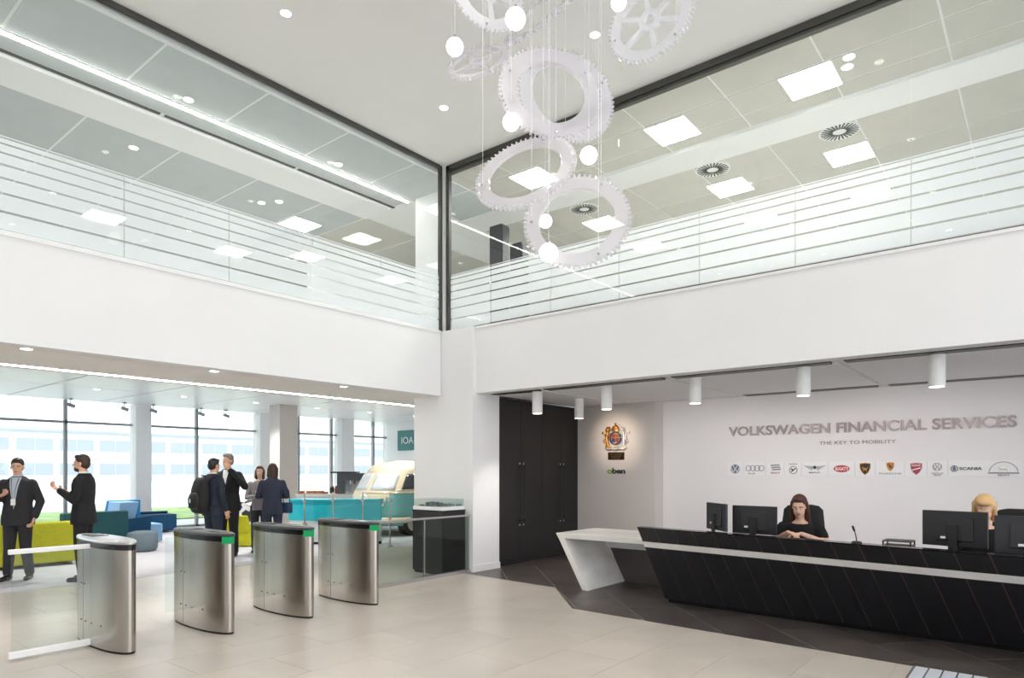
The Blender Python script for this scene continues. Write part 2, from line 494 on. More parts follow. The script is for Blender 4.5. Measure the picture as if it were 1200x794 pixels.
# upper window wall (bright sky behind the left office) and frames
uw = sroot('window_3', 'far windows of the upper office')
for x in (-6, -3, 0, 3, 6, 9, 12, 15, 18): box('mullion', 'mullion', x-.04, x+.04, YW-.05, YW+.05, ZG-.09, ZO, uw)
box('sill', 'white_paint', -7, 18.5, YW-.1, YW+.1, ZG-.09, 4.15, uw)
box('transom', 'mullion', -7, 18.5, YW-.04, YW+.04, 5.75, 5.82, uw)

# ------------------------------------------------------------------ reception recess
rc = sroot('ceiling_recess')
PX = [8.02, 10.70]
ys = [-6.5, -4.4, -2.3, -.22, 1.86, 3.94, 6.02, 7.06]
for a, b in zip(ys[:-1], ys[1:]):
    box('ceiling_panel', 'recess_ceiling', PX[0]+.26, PX[1], a+.03, b-.03, ZF+.005, ZF+.03, rc)
    box('ceiling_slot', 'dark_frame', PX[0]+.06, PX[0]+.24, a+.08, b-.08, ZF+.001, ZF+.03, rc)
    if b < 6: box('ceiling_slot', 'dark_frame', PX[1]+.02, PX[1]+.24, a+.08, b-.08, ZF+.001, ZF+.03, rc)
box('ceiling_backing', 'white_ceiling', XR+.22, 11.4, -6.6, 7.1, ZF+.03, ZF+.12, rc)
wb = sroot('wall_back')
box('back_wall', 'recess_wall', 11.17, 11.35, -6.6, 5.48, 0, ZF+.05, wb)
box('proud_wall', 'taupe_wall', 10.84, 11.35, 5.48, 7.2, 0, ZF+.05, wb)
box('skirting', 'white_paint', 11.155, 11.17, -6.6, 5.46, 0, .1, wb)
struct(box('wall_lobby_side', 'white_wall', 8.35, 16.2, 7.78, 7.9, 0, ZL+.02))
# black cupboard wall
cb = thing('tall_cupboard', 'tall black built-in cupboard beside the white corner pier', 'cupboard', (9.6, 7.45, 0))
box('carcass', 'cupboard_black', -1.225, 1.235, -.30, .32, 0.0, ZF-.01, cb)
dx = [-1.222, -.55, .06, .67, 1.23]
for i in range(4):
    d = box('door', 'cupboard_black', dx[i]+.004, dx[i+1]-.004, -.33, -.302, .08, ZF-.03, cb, bevel=.003)
    hx = dx[i+1]-.055 if i % 2 == 0 else dx[i]+.055
    m = MB().cyl((hx, -.375, .70), (hx, -.375, 1.70), .009, n=10)
    for z in (.74, 1.66): m.cyl((hx, -.33, z), (hx, -.385, z), .012, n=10)
    m.build('handle', 'black_plastic', d)
    for z in (.66, 1.72): MB().cyl((hx, -.33, z), (hx, -.342, z), .016, n=14).build('handle_rose', 'chrome', d)
    hz = dx[i]+.05 if i % 2 == 0 else dx[i+1]-.05

# cylinder downlights
def cyl_light(x, y, label, aim=None, energy=64, tight=False):
    t = thing('cylinder_light', label, 'ceiling light', (x, y, ZF+.005), 0, 'white cylinder lights in the reception recess')
    MB().lathe([(.078, -.34), (.08, -.335), (.08, 0)], n=28).build('cylinder', 'white_paint', t, smooth=50)
    MB().lathe([(.068, -.342), (.068, -.3385)], n=24).build('reflector', 'spot_warm', t)
    l = bpy.data.lights.new('spot', 'SPOT'); l.energy = energy; l.color = (1, .93, .88); l.spot_size = 1.9; l.spot_blend = .6; l.shadow_soft_size = .05
    o = bpy.data.objects.new('spot_lamp', l); COL.objects.link(o); o.parent = t; o.location = (0, 0, -.36)
    if tight: l.spot_size = .95; l.spot_blend = 1; l.color = (1, .80, .62)
    if aim is not None:
        o.rotation_euler = (Vector(aim)-Vector((x, y, ZF-.35))).to_track_quat('-Z', 'Y').to_euler()
for k, (x, y) in enumerate([(8.28, .92), (8.28, 2.26), (8.33, 3.63), (8.33, 4.98), (8.26, 6.18)]):
    cyl_light(x, y, ['white cylinder light above the right pair of monitors', 'white cylinder light above the dark haired receptionist',
                     'white cylinder light above the left pair of monitors', 'white cylinder light above the marble counter',
                     'white cylinder light in front of the black cupboard'][k], (10.4, y, .9) if k < 4 else None)
cyl_light(9.5, 6.22, 'white cylinder light between black cupboard and crest wall', (10.8, 6.26, 2.2), 70, True)

# ------------------------------------------------------------------ lobby shell
ls = sroot('ceiling_lobby')
box('soffit', 'soffit', -6.8, 16.2, YL+.2, 9.28, ZF, ZF+.1, ls)
box('soffit_edge', 'soffit', -6.8, 16.2, 9.42, 9.55, ZF, ZF+.1, ls)
box('soffit_slot', 'dark_frame', -6.8, 16.2, 9.28, 9.42, ZF+.05, ZF+.1, ls)
box('soffit_upstand', 'white_wall', -6.8, 16.2, 9.55, 9.6, ZF, ZL+.02, ls)
for i in range(11):
    x0 = -5+1.92*i
    for y0, y1 in ((9.62, 12.7), (12.73, 15.8), (15.83, 18.95)):
        box('ceiling_panel', 'lobby_ceiling', x0+.02, x0+1.90, y0, y1, ZL, ZL+.02, ls)
led_line('long linear light recessed in the soffit over the turnstiles', -4, 8.62, 9.325, 9.375, ZF-.004, ZF+.045)
struct(box('wall_end', 'white_wall', 16.1, 16.3, 7.9, YW+.2, 0, ZL+.02))
def downlight(x, y, z, r, label, group, watts=0):
    t = thing('downlight', label, 'ceiling light', (x, y, z), 0, group)
    MB().lathe([(r*1.25, -.006), (r*1.25, 0)], n=24).build('trim_ring', 'white_paint', t)
    MB().lathe([(r, -.0075), (r, -.0065)], n=24).build('lens', 'downlight', t)
    if watts:
        l = bpy.data.lights.new('downlight', 'SPOT'); l.energy = watts; l.color = (1, .96, .90); l.spot_size = 1.75; l.spot_blend = 1; l.shadow_soft_size = .12
        o = bpy.data.objects.new('downlight_lamp', l); COL.objects.link(o); o.parent = t; o.location = (0, 0, -.03)
for x, w_ in ((2.1, 'leftmost'), (4.02, 'middle'), (5.94, 'rightmost')): downlight(x, 7.95, ZF, .05, w_+' small downlight in the front strip of the lobby soffit', 'downlights in the lobby soffit', 100)
for y in (12.4, 16.0):
    for x in (3.65, 5.5, 7.35, 9.2, 11.05, 12.9, 14.75):
        downlight(x, y, ZL, .06, 'small round downlight in the '+('front' if y < 13 else 'rear')+' row of the glossy lobby ceiling', 'downlights in the lobby ceiling', 280)
for x in (-3.22, -.79, 1.64, 4.07, 6.5):
    for y in (-3.25, -.82, 1.61, 4.04, 6.47):
        lb = {(4.07, 6.47): 'round downlight of the atrium ceiling near the left glass wall', (6.5, 6.47): 'round downlight of the atrium ceiling nearest the corner',
              (6.5, 4.04): 'round downlight of the atrium ceiling seen between the hanging gears'}.get((x, y), 'round downlight in the near part of the atrium ceiling')
        downlight(x, y, ZC, .055, lb, 'downlights in the atrium ceiling', 92)
for x, y, w_ in ((4.12, 8.84, 'above the linear light, second pane from left'), (4.21, 10.8, 'below the linear light at the left'), (6.5, 8.84, 'near the middle, beside the linear light'), (6.72, 10.9, 'right one of a close pair'),
                 (6.55, 11.2, 'left one of a close pair'), (1.8, 8.84, 'at the far left'), (8.62, 1.84, 'left one of the pair by the right light panel'), (8.82, 1.90, 'right one of the pair by the right light panel')):
    downlight(x, y, ZO, .06, 'small upper office downlight '+w_, 'downlights in the upper offices', 110)


# window wall of the lobby
ww = sroot('window_4', 'lobby window wall with slim grey mullions')
cols = [(3.55, 3.95), (7.37, 7.76), (10.92, 11.62), (13.92, 14.45)]
edges = [-5]+[c for p in cols for c in p]+[16.1]
for a, b in zip(edges[0::2], edges[1::2]):
    ms = [x for x in (.4, 2.0, 5.83, 9.10, 12.42, 13.7, 15.5) if a < x < b]
    xs_ = [a]+ms+[b]
    for p, q in zip(xs_[:-1], xs_[1:]):
        box('window_pane', 'pane_window', p+.02, q-.02, YW+.03, YW+.042, .06, 2.78, ww)
        box('window_pane', 'pane_window', p+.02, q-.02, YW+.03, YW+.042, 2.84, ZL, ww)
    for x in ms: box('mullion', 'mullion', x-.035, x+.035, YW-.02, YW+.08, 0, ZL, ww)
    box('transom', 'mullion', a, b, YW-.02, YW+.08, 2.78, 2.84, ww)
    box('sill', 'mullion', a, b, YW-.02, YW+.08, 0, .06, ww)
for a, b in cols: box('window_pier', 'white_wall', a, b, YW-.25, YW+.15, 0, ZL, ww)
struct(box('wall_lobby_pillar', 'taupe_wall', 9.82, 10.36, 15.9, 16.4, 0, ZL, bevel=.01))

# track spots near the windows
for k, x in enumerate((5.8, 7.01, 7.72, 9.0, 9.73)):
    t = thing('track_spotlight', ['leftmost', 'second', 'third', 'fourth', 'rightmost'][k]+' of the small grey track spotlights before the lobby windows', 'spotlight', (x, 18.55, ZL), 0, 'track spotlights by the lobby windows')
    box('base', 'mullion', -.03, .03, -.06, .06, -.03, 0, t)
    MB().cyl((0, 0, -.03), (0, 0, -.12), .012).build('stem', 'mullion', t)
    MB().cyl((-.07, .02, -.14), (.09, -.02, -.2), .045).build('head', 'mullion', t, smooth=50)

# ------------------------------------------------------------------ outside
ob = thing('office_building', 'long pale office building with window bands beyond the lobby windows', 'building', (70, 105, -.1))
box('wall', 'facade_white', -70, 60, 0, 14, 0, 6.9, ob)
box('roof', 'facade_glass', -70.3, 60.3, -.4, 14.3, 6.9, 7.25, ob)
for fl_, z in enumerate((1.0, 4.3)):
    for i in range(26):
        x = -68+4.9*i
        w = box('window', 'facade_white', x, x+4.3, -.12, .1, z, z+1.8, ob)
        box('pane', 'facade_glass', x+.1, x+2.1, -.16, -.1, z+.1, z+1.7, w)
        box('pane', 'facade_glass', x+2.2, x+4.2, -.16, -.1, z+.1, z+1.7, w)
ob2 = thing('warehouse', 'low pale block left of the long office building outside', 'building', (8, 120, -.1))
box('wall', 'facade_white', -30, 22, 0, 10, 0, 5.6, ob2)
box('roof', 'facade_glass', -30.3, 22.3, -.3, 10.3, 5.6, 5.9, ob2)
for i in range(7):
    x = -28+7*i
    w = box('window', 'facade_white', x, x+5, -.1, .1, 2.2, 4.2, ob2)
    box('pane', 'facade_glass', x+.2, x+4.8, -.16, -.08, 2.4, 4.0, w)

# ------------------------------------------------------------------ upper office fittings
for k, (x, y, d) in enumerate([(8.85, 2.33, 'nearest the right edge, front row'), (8.9, 4.22, 'second from the right, front row'), (8.87, 6.70, 'behind the hanging gears, front row'),
                               (11.28, 2.40, 'nearest the right edge, back row'), (11.3, 4.28, 'second from the right, back row'), (11.37, 6.87, 'behind the lowest gear, back row'),
                               (13.05, 2.45, 'nearest the right edge, behind stripes'), (13.05, 4.36, 'second from the right, behind stripes'), (13.1, 6.8, 'nearest the gears, behind stripes')]):
    t = thing('ceiling_panel_light', 'square light panel of the right upper office '+d, 'ceiling light', (x, y, ZO), 0, 'square light panels of the right upper office')
    MB().box(-.31, .31, -.31, .31, -.012, 0).build('frame', 'white_paint', t)
    MB().box(-.295, .295, -.295, .295, -.016, -.0125).build('diffuser', 'panel_light', t)
for k, (x, y) in enumerate([(7.6, 11.6), (7.6, 14.2), (5.0, 14.2), (2.4, 14.2), (-.2, 14.2)]):  # first one is real; the rear row is added to brighten this office
    t = thing('ceiling_panel_light', ['square ceiling light panel of the left upper office near the corner', 'added square light panel behind the frosted stripes left of the corner', 'second added square light panel behind the left frosted stripes',
                                      'third added square light panel behind the left frosted stripes', 'added square light panel behind the left frosted stripes at the picture edge'][k], 'ceiling light', (x, y, ZO), 0, 'square light panels of the left upper office')
    MB().box(-.31, .31, -.31, .31, -.012, 0).build('frame', 'white_paint', t)
    MB().box(-.295, .295, -.295, .295, -.016, -.0125).build('diffuser', 'panel_light', t)
for k, (x, y) in enumerate([(10.42, 2.35), (10.44, 4.25), (10.5, 6.76)]):
    t = thing('air_diffuser', ['round slatted ceiling air diffuser nearest the right edge', 'round slatted ceiling air diffuser in the middle',
                               'round slatted ceiling air diffuser behind the lowest gear'][k], 'air vent', (x, y, ZO), 0, 'round air diffusers')
    MB().lathe([(.27, -.012), (.27, 0)], n=36).build('plate', 'ceiling_grid', t)
    MB().lathe([(.07, -.02), (.07, -.012)], n=20).build('hub', 'ceiling_grid', t)
    for i in range(26):
        a = 2*PI*i/26
        MB().box(.09, .25, -.011, .011, -.016, -.0125).xf(Matrix.Rotation(a, 4, 'Z')).build('slat', 'dark_frame', t)
for k, (x, y, zt) in enumerate([(9.62, 8.05, 6.22), (10.35, 8.15, 6.1)]):
    t = thing('tall_cabinet', ['slim dark tall cabinet behind the upper glass left of the lowest gear', 'dark tall cabinet behind the upper glass hidden by the lowest gear'][k], 'cabinet', (x, y, ZG-.09))
    box('body', 'dark_grey_plastic', -.11, .11, -.1, .2, 0, zt-ZG+.09, t, bevel=.01)
    box('door', 'monitor_shell', -.1, .1, -.12, -.101, .08, zt-ZG+.05, t)

# ------------------------------------------------------------------ turnstiles
def lens(L, W, n=48, p=2.0, shift=0):
    out = []
    for i in range(n):
        a = 2*PI*i/n; c, s = math.cos(a), math.sin(a)
        out.append((W/2*math.copysign(abs(c)**(2/p), c), L/2*math.copysign(abs(s)**(2/p), s)))
    return out
def turnstile(x, y, label, green, leaf, silver):
    t = thing('turnstile', label, 'turnstile', (x, y, 0), 0, 'row of steel turnstiles')
    L, W = 1.15, .27
    body = lens(L, W, 64, 2.05)
    MB().prism([(a*.96, b*.985) for a, b in body], 0, .02).build('plinth', 'black_rubber', t)
    # shell in two curved panels with a dark seam between them
    seam = .16
    def panel(sel):
        m = MB(); pts = [p for p in body if sel(p)]
        return pts
    far = [p for p in body if p[1] >= seam+.003]; near = [p for p in body if p[1] <= seam-.003]
    def cut(ys, pts, up):
        a = W/2*(1-(abs(ys)/(L/2))**2.05)**(1/2.05)
        return pts
    a = W/2*(1-(seam/(L/2))**2.05)**(1/2.05)
    far = [(a, seam+.003)]+far+[(-a, seam+.003)]
    i0 = next(i for i, p in enumerate(body) if p[1] <= seam-.003 and body[i-1][1] > seam-.003)
    rot = body[i0:]+body[:i0]; near = [(-a, seam-.003)]+[p for p in rot if p[1] <= seam-.003]+[(a, seam-.003)]
    MB().prism(far, .02, .905).build('shell_panel', 'steel', t, smooth=35)
    MB().prism(near, .02, .905).build('shell_panel', 'steel', t, smooth=35)
    for yy in (-.05, .09, .22, -.24):
        a = W/2*(1-(abs(yy)/(L/2))**2.05)**(1/2.05)
        MB().cyl((-a-.003, yy, .22), (-a+.004, yy, .22), .008, n=10).build('screw', 'black_plastic', t)
    for yy in (.12, .21):
        a = W/2*(1-(abs(yy)/(L/2))**2.05)**(1/2.05)
        MB().cyl((-a-.003, yy, .56), (-a+.004, yy, .56), .007, n=10).build('screw', 'black_plastic', t)
    MB().prism([(p*1.02, q*1.01) for p, q in body], .905, .955).build('rim_band', 'black_gloss', t, smooth=35)
    top = MB(); rs = []
    for s_, z in ((1.035, .955), (1.045, .965), (1.035, .975), (1.0, .982), (.9, .986)):
        rs.append([(p*s_, q*(1+(s_-1)*.5), z) for p, q in body])
    top.rings(rs).build('top_cover', 'steel_cap' if silver else 'dark_grey_plastic', t, smooth=40)
    rd = box('card_reader', 'black_gloss', -.075, .075, .12, .38, .982, .992, t, bevel=.004)
    box('reader_window', 'dark_grey_plastic', -.05, .05, .17, .33, .992, .994, rd)
    if not silver:
        box('card_reader', 'black_gloss', -.06, .06, -.40, -.22, .982, .990, t, bevel=.004)
    if green:
        m = MB(); rs = []
        arc = [p for p in rot if p[1] <= -.50 and p[0] <= .03]
        outer = [(p*1.035, q*1.018) for p, q in arc]
        poly = outer+[(p*.9, q*.97) for p, q in reversed(arc)]
        MB().prism(poly, .885, .953).build('status_lamp', 'green_lamp', t, label='green status lamp')
    return t
T = []
T.append(turnstile(2.40, 6.78, 'leftmost steel turnstile with silver top and open glass gate', False, True, True))
T.append(turnstile(3.31, 6.78, 'second steel turnstile from the left, green lamp, by the backpack man', True, False, False))
T.append(turnstile(4.22, 6.78, 'third steel turnstile from the left with green lamp', True, False, False))
T.append(turnstile(5.12, 6.78, 'rightmost steel turnstile with green lamp joining the glass balustrade', True, False, False))
g = T[0]
gp = box('gate_panel', 'pane_clear', -.72, -.10, -.02, -.008, .06, .90, g)
box('gate_top_rail', 'white_paint', -.74, -.08, -.034, .006, .895, .935, gp, bevel=.004)
box('gate_bottom_rail', 'white_paint', -.74, -.08, -.034, .006, .02, .075, gp, bevel=.004)
for k in (1, 2, 3):
    box('gate_panel', 'pane_clear', -.38, -.11, -.01, .002, .2, .94, T[k], bevel=.003)

# ------------------------------------------------------------------ glass balustrade to the pier
bl = thing('glass_balustrade', 'low smoked glass balustrade with steel handrail joining turnstile to white pier', 'balustrade', (6.5, 7.10, 0))
box('base_shoe', 'steel_cap', -1.24, 1.2, -.04, .04, 0, .05, bl)
box('glass_panel', 'pane_smoke', -1.22, .222, -.006, .006, .05, .88, bl)
box('glass_panel', 'pane_smoke', .238, 1.19, -.006, .006, .05, .88, bl)
box('joint_post', 'steel_bright', .222, .238, -.012, .012, .05, .88, bl)
MB().box(-1.24, 1.2, -.028, .028, .875, .91).build('handrail', 'steel_bright', bl, bevel=.008)
# plinth with architectural model
pl = thing('display_plinth', 'black display plinth behind the glass balustrade by the pier', 'plinth', (7.425, 7.50, 0))
box('plinth_body', 'black_plastic', -.255, .255, -.33, .33, .04, .97, pl, bevel=.004)
box('plinth_foot', 'black_rubber', -.235, .235, -.31, .31, 0, .04, pl)
box('plinth_top', 'black_gloss', -.262, .262, -.338, .338, .97, .985, pl)
md = thing('scale_model', 'grey architectural scale model in a clear case on the black plinth', 'scale model', (7.425, 7.50, .985))
box('model_base', 'acrylic_clear_base', -.25, .25, -.325, .325, 0, .055, md, bevel=.003)
for i in range(14):
    x = random.uniform(-.2, .15); y = -.28+i*.04; h = random.uniform(.02, .075)
    box('model_block', 'model_grey', x, x+random.uniform(.05, .09), y, y+.032, .055, .055+h, md)
cs = MB()
for a in ((-.24, -.236, -.315, .315), (.236, .24, -.315, .315), (-.236, .236, -.315, -.311), (-.236, .236, .311, .315)):
    cs.box(a[0], a[1], a[2], a[3], .055, .165)
cs.box(-.24, .24, -.315, .315, .165, .169)
cs.build('clear_case', 'pane_clear', md)

# ------------------------------------------------------------------ reception desk
def lean(y): return min(.8, .25+(3.7-y)*.143)
def xfront(y, z): return 7.44+(y-3.61)*.026-lean(y)*z
def yshift(z): return .27/.9*z           # everything on the front leans towards +Y as it rises
dk = thing('reception_desk', 'long black reception desk with slanted panels and a white band', 'desk', (7.4, 1.0, 0))
D0 = Vector((7.4, 1.0, 0))
def dpt(y, z, n=0.0): return Vector((xfront(y, z)-n, y+yshift(z), z))-D0
def slab(name, mt, ya, yb, z0, z1, n0, n1, parent, **k):
    lo = [dpt(ya, z0, n1), dpt(yb, z0, n1), dpt(yb, z0, n0), dpt(ya, z0, n0)]
    hi = [dpt(ya, z1, n1), dpt(yb, z1, n1), dpt(yb, z1, n0), dpt(ya, z1, n0)]
    return MB().hexa(lo, hi).build(name, mt, parent, **k)
Y0, Y1 = -2.4, 3.6
n = 24; wdt = .25
for i in range(n):
    yb = Y1-i*wdt; ya = yb-wdt
    slab('front_panel', 'desk_black', ya+.004, yb-(.004 if i else 0), .05, .672, .001, .006, dk)
    slab('panel_backing', 'desk_seam', ya, yb, .052, .90, -.05, .001, dk)
    slab('upper_panel', 'desk_black', ya+.004, yb-(.004 if i else 0), .745, .905, .001, .006, dk)
def ribbon(name, mt, z0, z1, n0, n1, ya=Y0, yb=Y1, k=24):
    rs = []
    for i in range(k+1):
        y = ya+(yb-ya)*i/k; rs.append([dpt(y, z0, n1), dpt(y, z0, n0), dpt(y, z1, n0), dpt(y, z1, n1)])
    return MB().rings(rs).build(name, mt, dk)
ribbon('white_band', 'marble', .675, .742, -.02, .012)
ribbon('kick_plinth', 'black_rubber', 0, .05, -.10, -.02, Y0+.02, Y1-.02)
ribbon('top_cap', 'black_gloss', .905, .918, -.14, .008)
def quad_slab(name, mt, pts, z0, z1, parent, off=D0, **k):
    lo = [Vector((x, y, z0))-off for x, y in pts]; hi = [Vector((x, y, z1))-off for x, y in pts]
    return MB().hexa(lo, hi).build(name, mt, parent, **k)
wt = [(xfront(Y0, .74)+.05, Y0+.22), (7.62, Y0+.22), (7.62, Y1+.2), (xfront(Y1, .74)+.05, Y1+.2)]
quad_slab('worktop', 'desk_black', wt, .70, .74, dk)
MB().hexa([Vector(p)-D0 for p in ((7.50, Y1-.06, 0), (7.62, Y1-.06, 0), (7.62, Y1-.01, 0), (7.50, Y1-.01, 0))], [Vector(p)-D0 for p in ((7.36, Y1+.14, .70), (7.62, Y1+.14, .70), (7.62, Y1+.19, .70), (7.36, Y1+.19, .70))]).build('end_panel', 'desk_black', dk)
quad_slab('end_panel', 'desk_black', [(7.2, Y0+.3), (7.62, Y0+.3), (7.62, Y0+.35), (7.2, Y0+.35)], 0, .70, dk)
# marble counter
mc = thing('marble_counter', 'white marble counter with slanted leg beside the black reception desk', 'counter', (8.0, 4.6, 0))
C0 = Vector((8.0, 4.6, 0))
def cq(name, mt, lo, hi, **k): return MB().hexa([Vector(p)-C0 for p in lo], [Vector(p)-C0 for p in hi]).build(name, mt, mc, **k)
cq('counter_top', 'marble', [(7.48, 3.85, .675), (8.5, 3.85, .675), (8.5, 5.24, .675), (7.48, 5.24, .675)], [(7.48, 3.85, .742), (8.5, 3.85, .742), (8.5, 5.28, .742), (7.48, 5.28, .742)], bevel=.004)
cq('slanted_leg', 'marble', [(7.48, 4.76, 0), (8.48, 4.76, 0), (8.48, 4.85, 0), (7.48, 4.85, 0)], [(7.48, 5.14, .675), (8.48, 5.14, .675), (8.48, 5.235, .675), (7.48, 5.235, .675)], bevel=.004)
cq('apron', 'white_paint', [(8.40, 3.9, .48), (8.44, 3.9, .48), (8.44, 5.0, .48), (8.40, 5.0, .48)], [(8.40, 3.9, .675), (8.44, 3.9, .675), (8.44, 5.1, .675), (8.40, 5.1, .675)])
cq('inner_panel', 'tile_dark', [(8.46, 3.9, .0), (8.5, 3.9, .0), (8.5, 4.75, .0), (8.46, 4.75, .0)], [(8.46, 3.9, .48), (8.5, 3.9, .48), (8.5, 5.0, .48), (8.46, 5.0, .48)])

# monitors seen from behind
def monitor(x, y, rz, w, h, ztop, label):
    t = thing('monitor', label, 'monitor', (x, y, .74), rz, 'desk monitors')
    z1 = ztop-.74; z0 = z1-h
    box('screen_shell', 'monitor_shell', -w/2, w/2, -.012, .016, z0, z1, t, bevel=.006)
    box('display', 'black_gloss', -w/2+.012, w/2-.012, -.0135, -.012, z0+.018, z1-.012, t)
    box('back_housing', 'monitor_shell', -w*.30, w*.30, .016, .034, z0+.05, z1-.06, t, bevel=.008)
    box('stand_column', 'black_plastic', -.035, .035, .034, .055, .015, z1-.12, t, bevel=.006)
    box('stand_hub', 'black_plastic', -.06, .06, .028, .04, z1-.26, z1-.12, t, bevel=.006)
    box('stand_foot', 'black_plastic', -.12, .12, -.08, .11, 0, .015, t, bevel=.005)
    box('port_cover', 'paper', .06, .10, .034, .04, z0+.07, z0+.09, t)
    return t
HV = math.atan2(0, 1)
# local +Y is the back of the monitor; it faces the visitors (-X)
monitor(7.42, 2.97, PI/2-.75, .50, .31, 1.225, 'leftmost black monitor at the reception, turned away from its neighbour')
monitor(7.36, 2.52, PI/2-.08, .50, .31, 1.21, 'black monitor beside the dark haired receptionist')
monitor(7.15, .66, PI/2-.25, .52, .32, 1.235, 'left one of the two monitors before the blonde receptionist')
monitor(6.98, .10, PI/2+.05, .52, .32, 1.22, 'monitor at the right edge before the blonde receptionist')
kb = thing('document_tray', 'flat black document tray on the desk left of the right monitors', 'tray', (7.16, 1.10, .74))
box('tray_base', 'black_plastic', -.12, .12, -.12, .12, 0, .012, kb)
for z in (.05, .10, .15, .195): box('tray_shelf', 'black_plastic', -.12, .12, -.12, .12, z, z+.008, kb)
for sx in (-1, 1):
    for sy in (-1, 1): box('tray_post', 'black_plastic', sx*.112-.006, sx*.112+.006, sy*.112-.006, sy*.112+.006, .012, .2, kb)
mic = thing('desk_microphone', 'thin black gooseneck microphone standing on the reception desk', 'microphone', (7.05, 1.38, .918))
mic.location = (xfront(1.13, .918)+.06, 1.40, .918)
MB().lathe([(.045, 0), (.045, .012), (.03, .02)], n=20).build('base', 'black_plastic', mic)
MB().tube([(0, 0, .018), (0, .004, .05), (0, .012, .09), (.0, .022, .125)], .005).build('gooseneck', 'black_plastic', mic)
MB().capsule((0, .022, .12), (0, .034, .155), .01, .01).build('capsule', 'black_rubber', mic)

def office_chair(x, y, rz, label, zt):
    t = thing('office_chair', label, 'chair', (x, y, 0), rz, 'black reception chairs')
    # faces local +Y
    b = MB()
    rs = []
    for z, w, yy, d in ((.50, .19, -.20, .05), (.56, .215, -.21, .055), (.75, .235, -.235, .06), (.95, .235, -.25, .055), (zt-.06, .215, -.265, .05), (zt-.015, .17, -.27, .04), (zt, .10, -.27, .02)):
        rs.append([(w*math.copysign(abs(math.cos(a))**.6, math.cos(a)), yy+d*math.copysign(abs(math.sin(a))**.7, math.sin(a)), z) for a in [2*PI*i/28 for i in range(28)]])
    b.rings(rs).build('backrest', 'black_rubber', t, smooth=50)
    b = MB(); rs = []
    for z, k in ((.42, .85), (.44, .97), (.475, 1.0), (.495, .93), (.50, .7)):
        rs.append([(.245*k*math.copysign(abs(math.cos(a))**.5, math.cos(a)), .03+.235*k*math.copysign(abs(math.sin(a))**.5, math.sin(a)), z) for a in [2*PI*i/28 for i in range(28)]])
    b.rings(rs).build('seat', 'black_rubber', t, smooth=50)
    MB().cyl((0, 0, .1), (0, 0, .42), .03).build('gas_column', 'chrome', t, smooth=50)
    MB().tube([(0, -.15, .43), (0, -.24, .43), (0, -.29, .5), (0, -.29, .6)], .025).build('back_bracket', 'black_plastic', t)
    for i in range(5):
        a = 2*PI*i/5+.3
        leg = MB().hexa([(.02, -.025, .085), (.3, -.015, .06), (.3, .015, .06), (.02, .025, .085)], [(.02, -.025, .13), (.3, -.015, .085), (.3, .015, .085), (.02, .025, .13)])
        l = leg.xf(Matrix.Rotation(a, 4, 'Z')).build('leg', 'black_plastic', t)
        c = Vector((math.cos(a), math.sin(a), 0))*.29; s_ = Vector((-math.sin(a), math.cos(a), 0))
        MB().cyl(c-s_*.02+Vector((0, 0, .03)), c+s_*.02+Vector((0, 0, .03)), .03).build('castor', 'black_rubber', l)
    for sx in (-1, 1):
        MB().tube([(sx*.24, -.05, .44), (sx*.29, -.05, .5), (sx*.29, -.02, .62), (sx*.29, .05, .655)], .014).build('arm_bracket', 'black_plastic', t)
        box('armrest', 'black_rubber', sx*.29-.035, sx*.29+.035, -.1, .16, .655, .685, t, bevel=.01)
    return t

# ------------------------------------------------------------------ wall signs
def wallframe(Xw, yc, zc):
    """u to the right as seen from the room, v up, n out of the wall (towards -X)"""
    return Matrix(((0, 0, -1, Xw), (-1, 0, 0, yc), (0, 1, 0, zc), (0, 0, 0, 1)))
def lettering(body, width, cap, depth, mt, parent, M, offset=.012, name='letter', mats=None):
    xs_ = []; parts_ = []
    full, _ = text_mesh(body, 1, 0, offset)
    W0 = max(v[0] for v in full)-min(v[0] for v in full); x0 = min(v[0] for v in full)
    H0, _ = text_mesh('E', 1, 0, offset); hh = max(v[1] for v in H0)-min(v[1] for v in H0)
    cache = {}
    for i, ch in enumerate(body):
        if ch == ' ': continue
        if ch not in cache: cache[ch] = text_mesh(ch, 1, .5, offset)
        vs, fs = cache[ch]
        pf, _ = text_mesh(body[:i+1], 1, 0, offset)
        dx_ = max(v[0] for v in pf)-max(v[0] for v in vs)
        out = [M @ Vector(((v[0]+dx_-x0)/W0*width, v[1]/hh*cap, (v[2]+.5)*depth+.004)) for v in vs]
        m = MB().add(out, fs)
        m.build(name, mats[i] if mats else mt, parent)
sg = thing('wall_lettering', 'large metal letters reading VOLKSWAGEN FINANCIAL SERVICES on the reception wall', 'sign', (11.17, 4.26, 2.19))
Mloc = wallframe(0, 0, 0)
lettering('VOLKSWAGEN FINANCIAL SERVICES', 3.93, .155, .02, 'letter_metal', sg, Mloc, .02)
sg2 = thing('wall_slogan', 'small metal letters reading THE KEY TO MOBILITY below the large lettering', 'sign', (11.17, 2.81, 2.005))
lettering('THE KEY TO MOBILITY', 1.06, .052, .008, 'letter_metal', sg2, Mloc, .0)

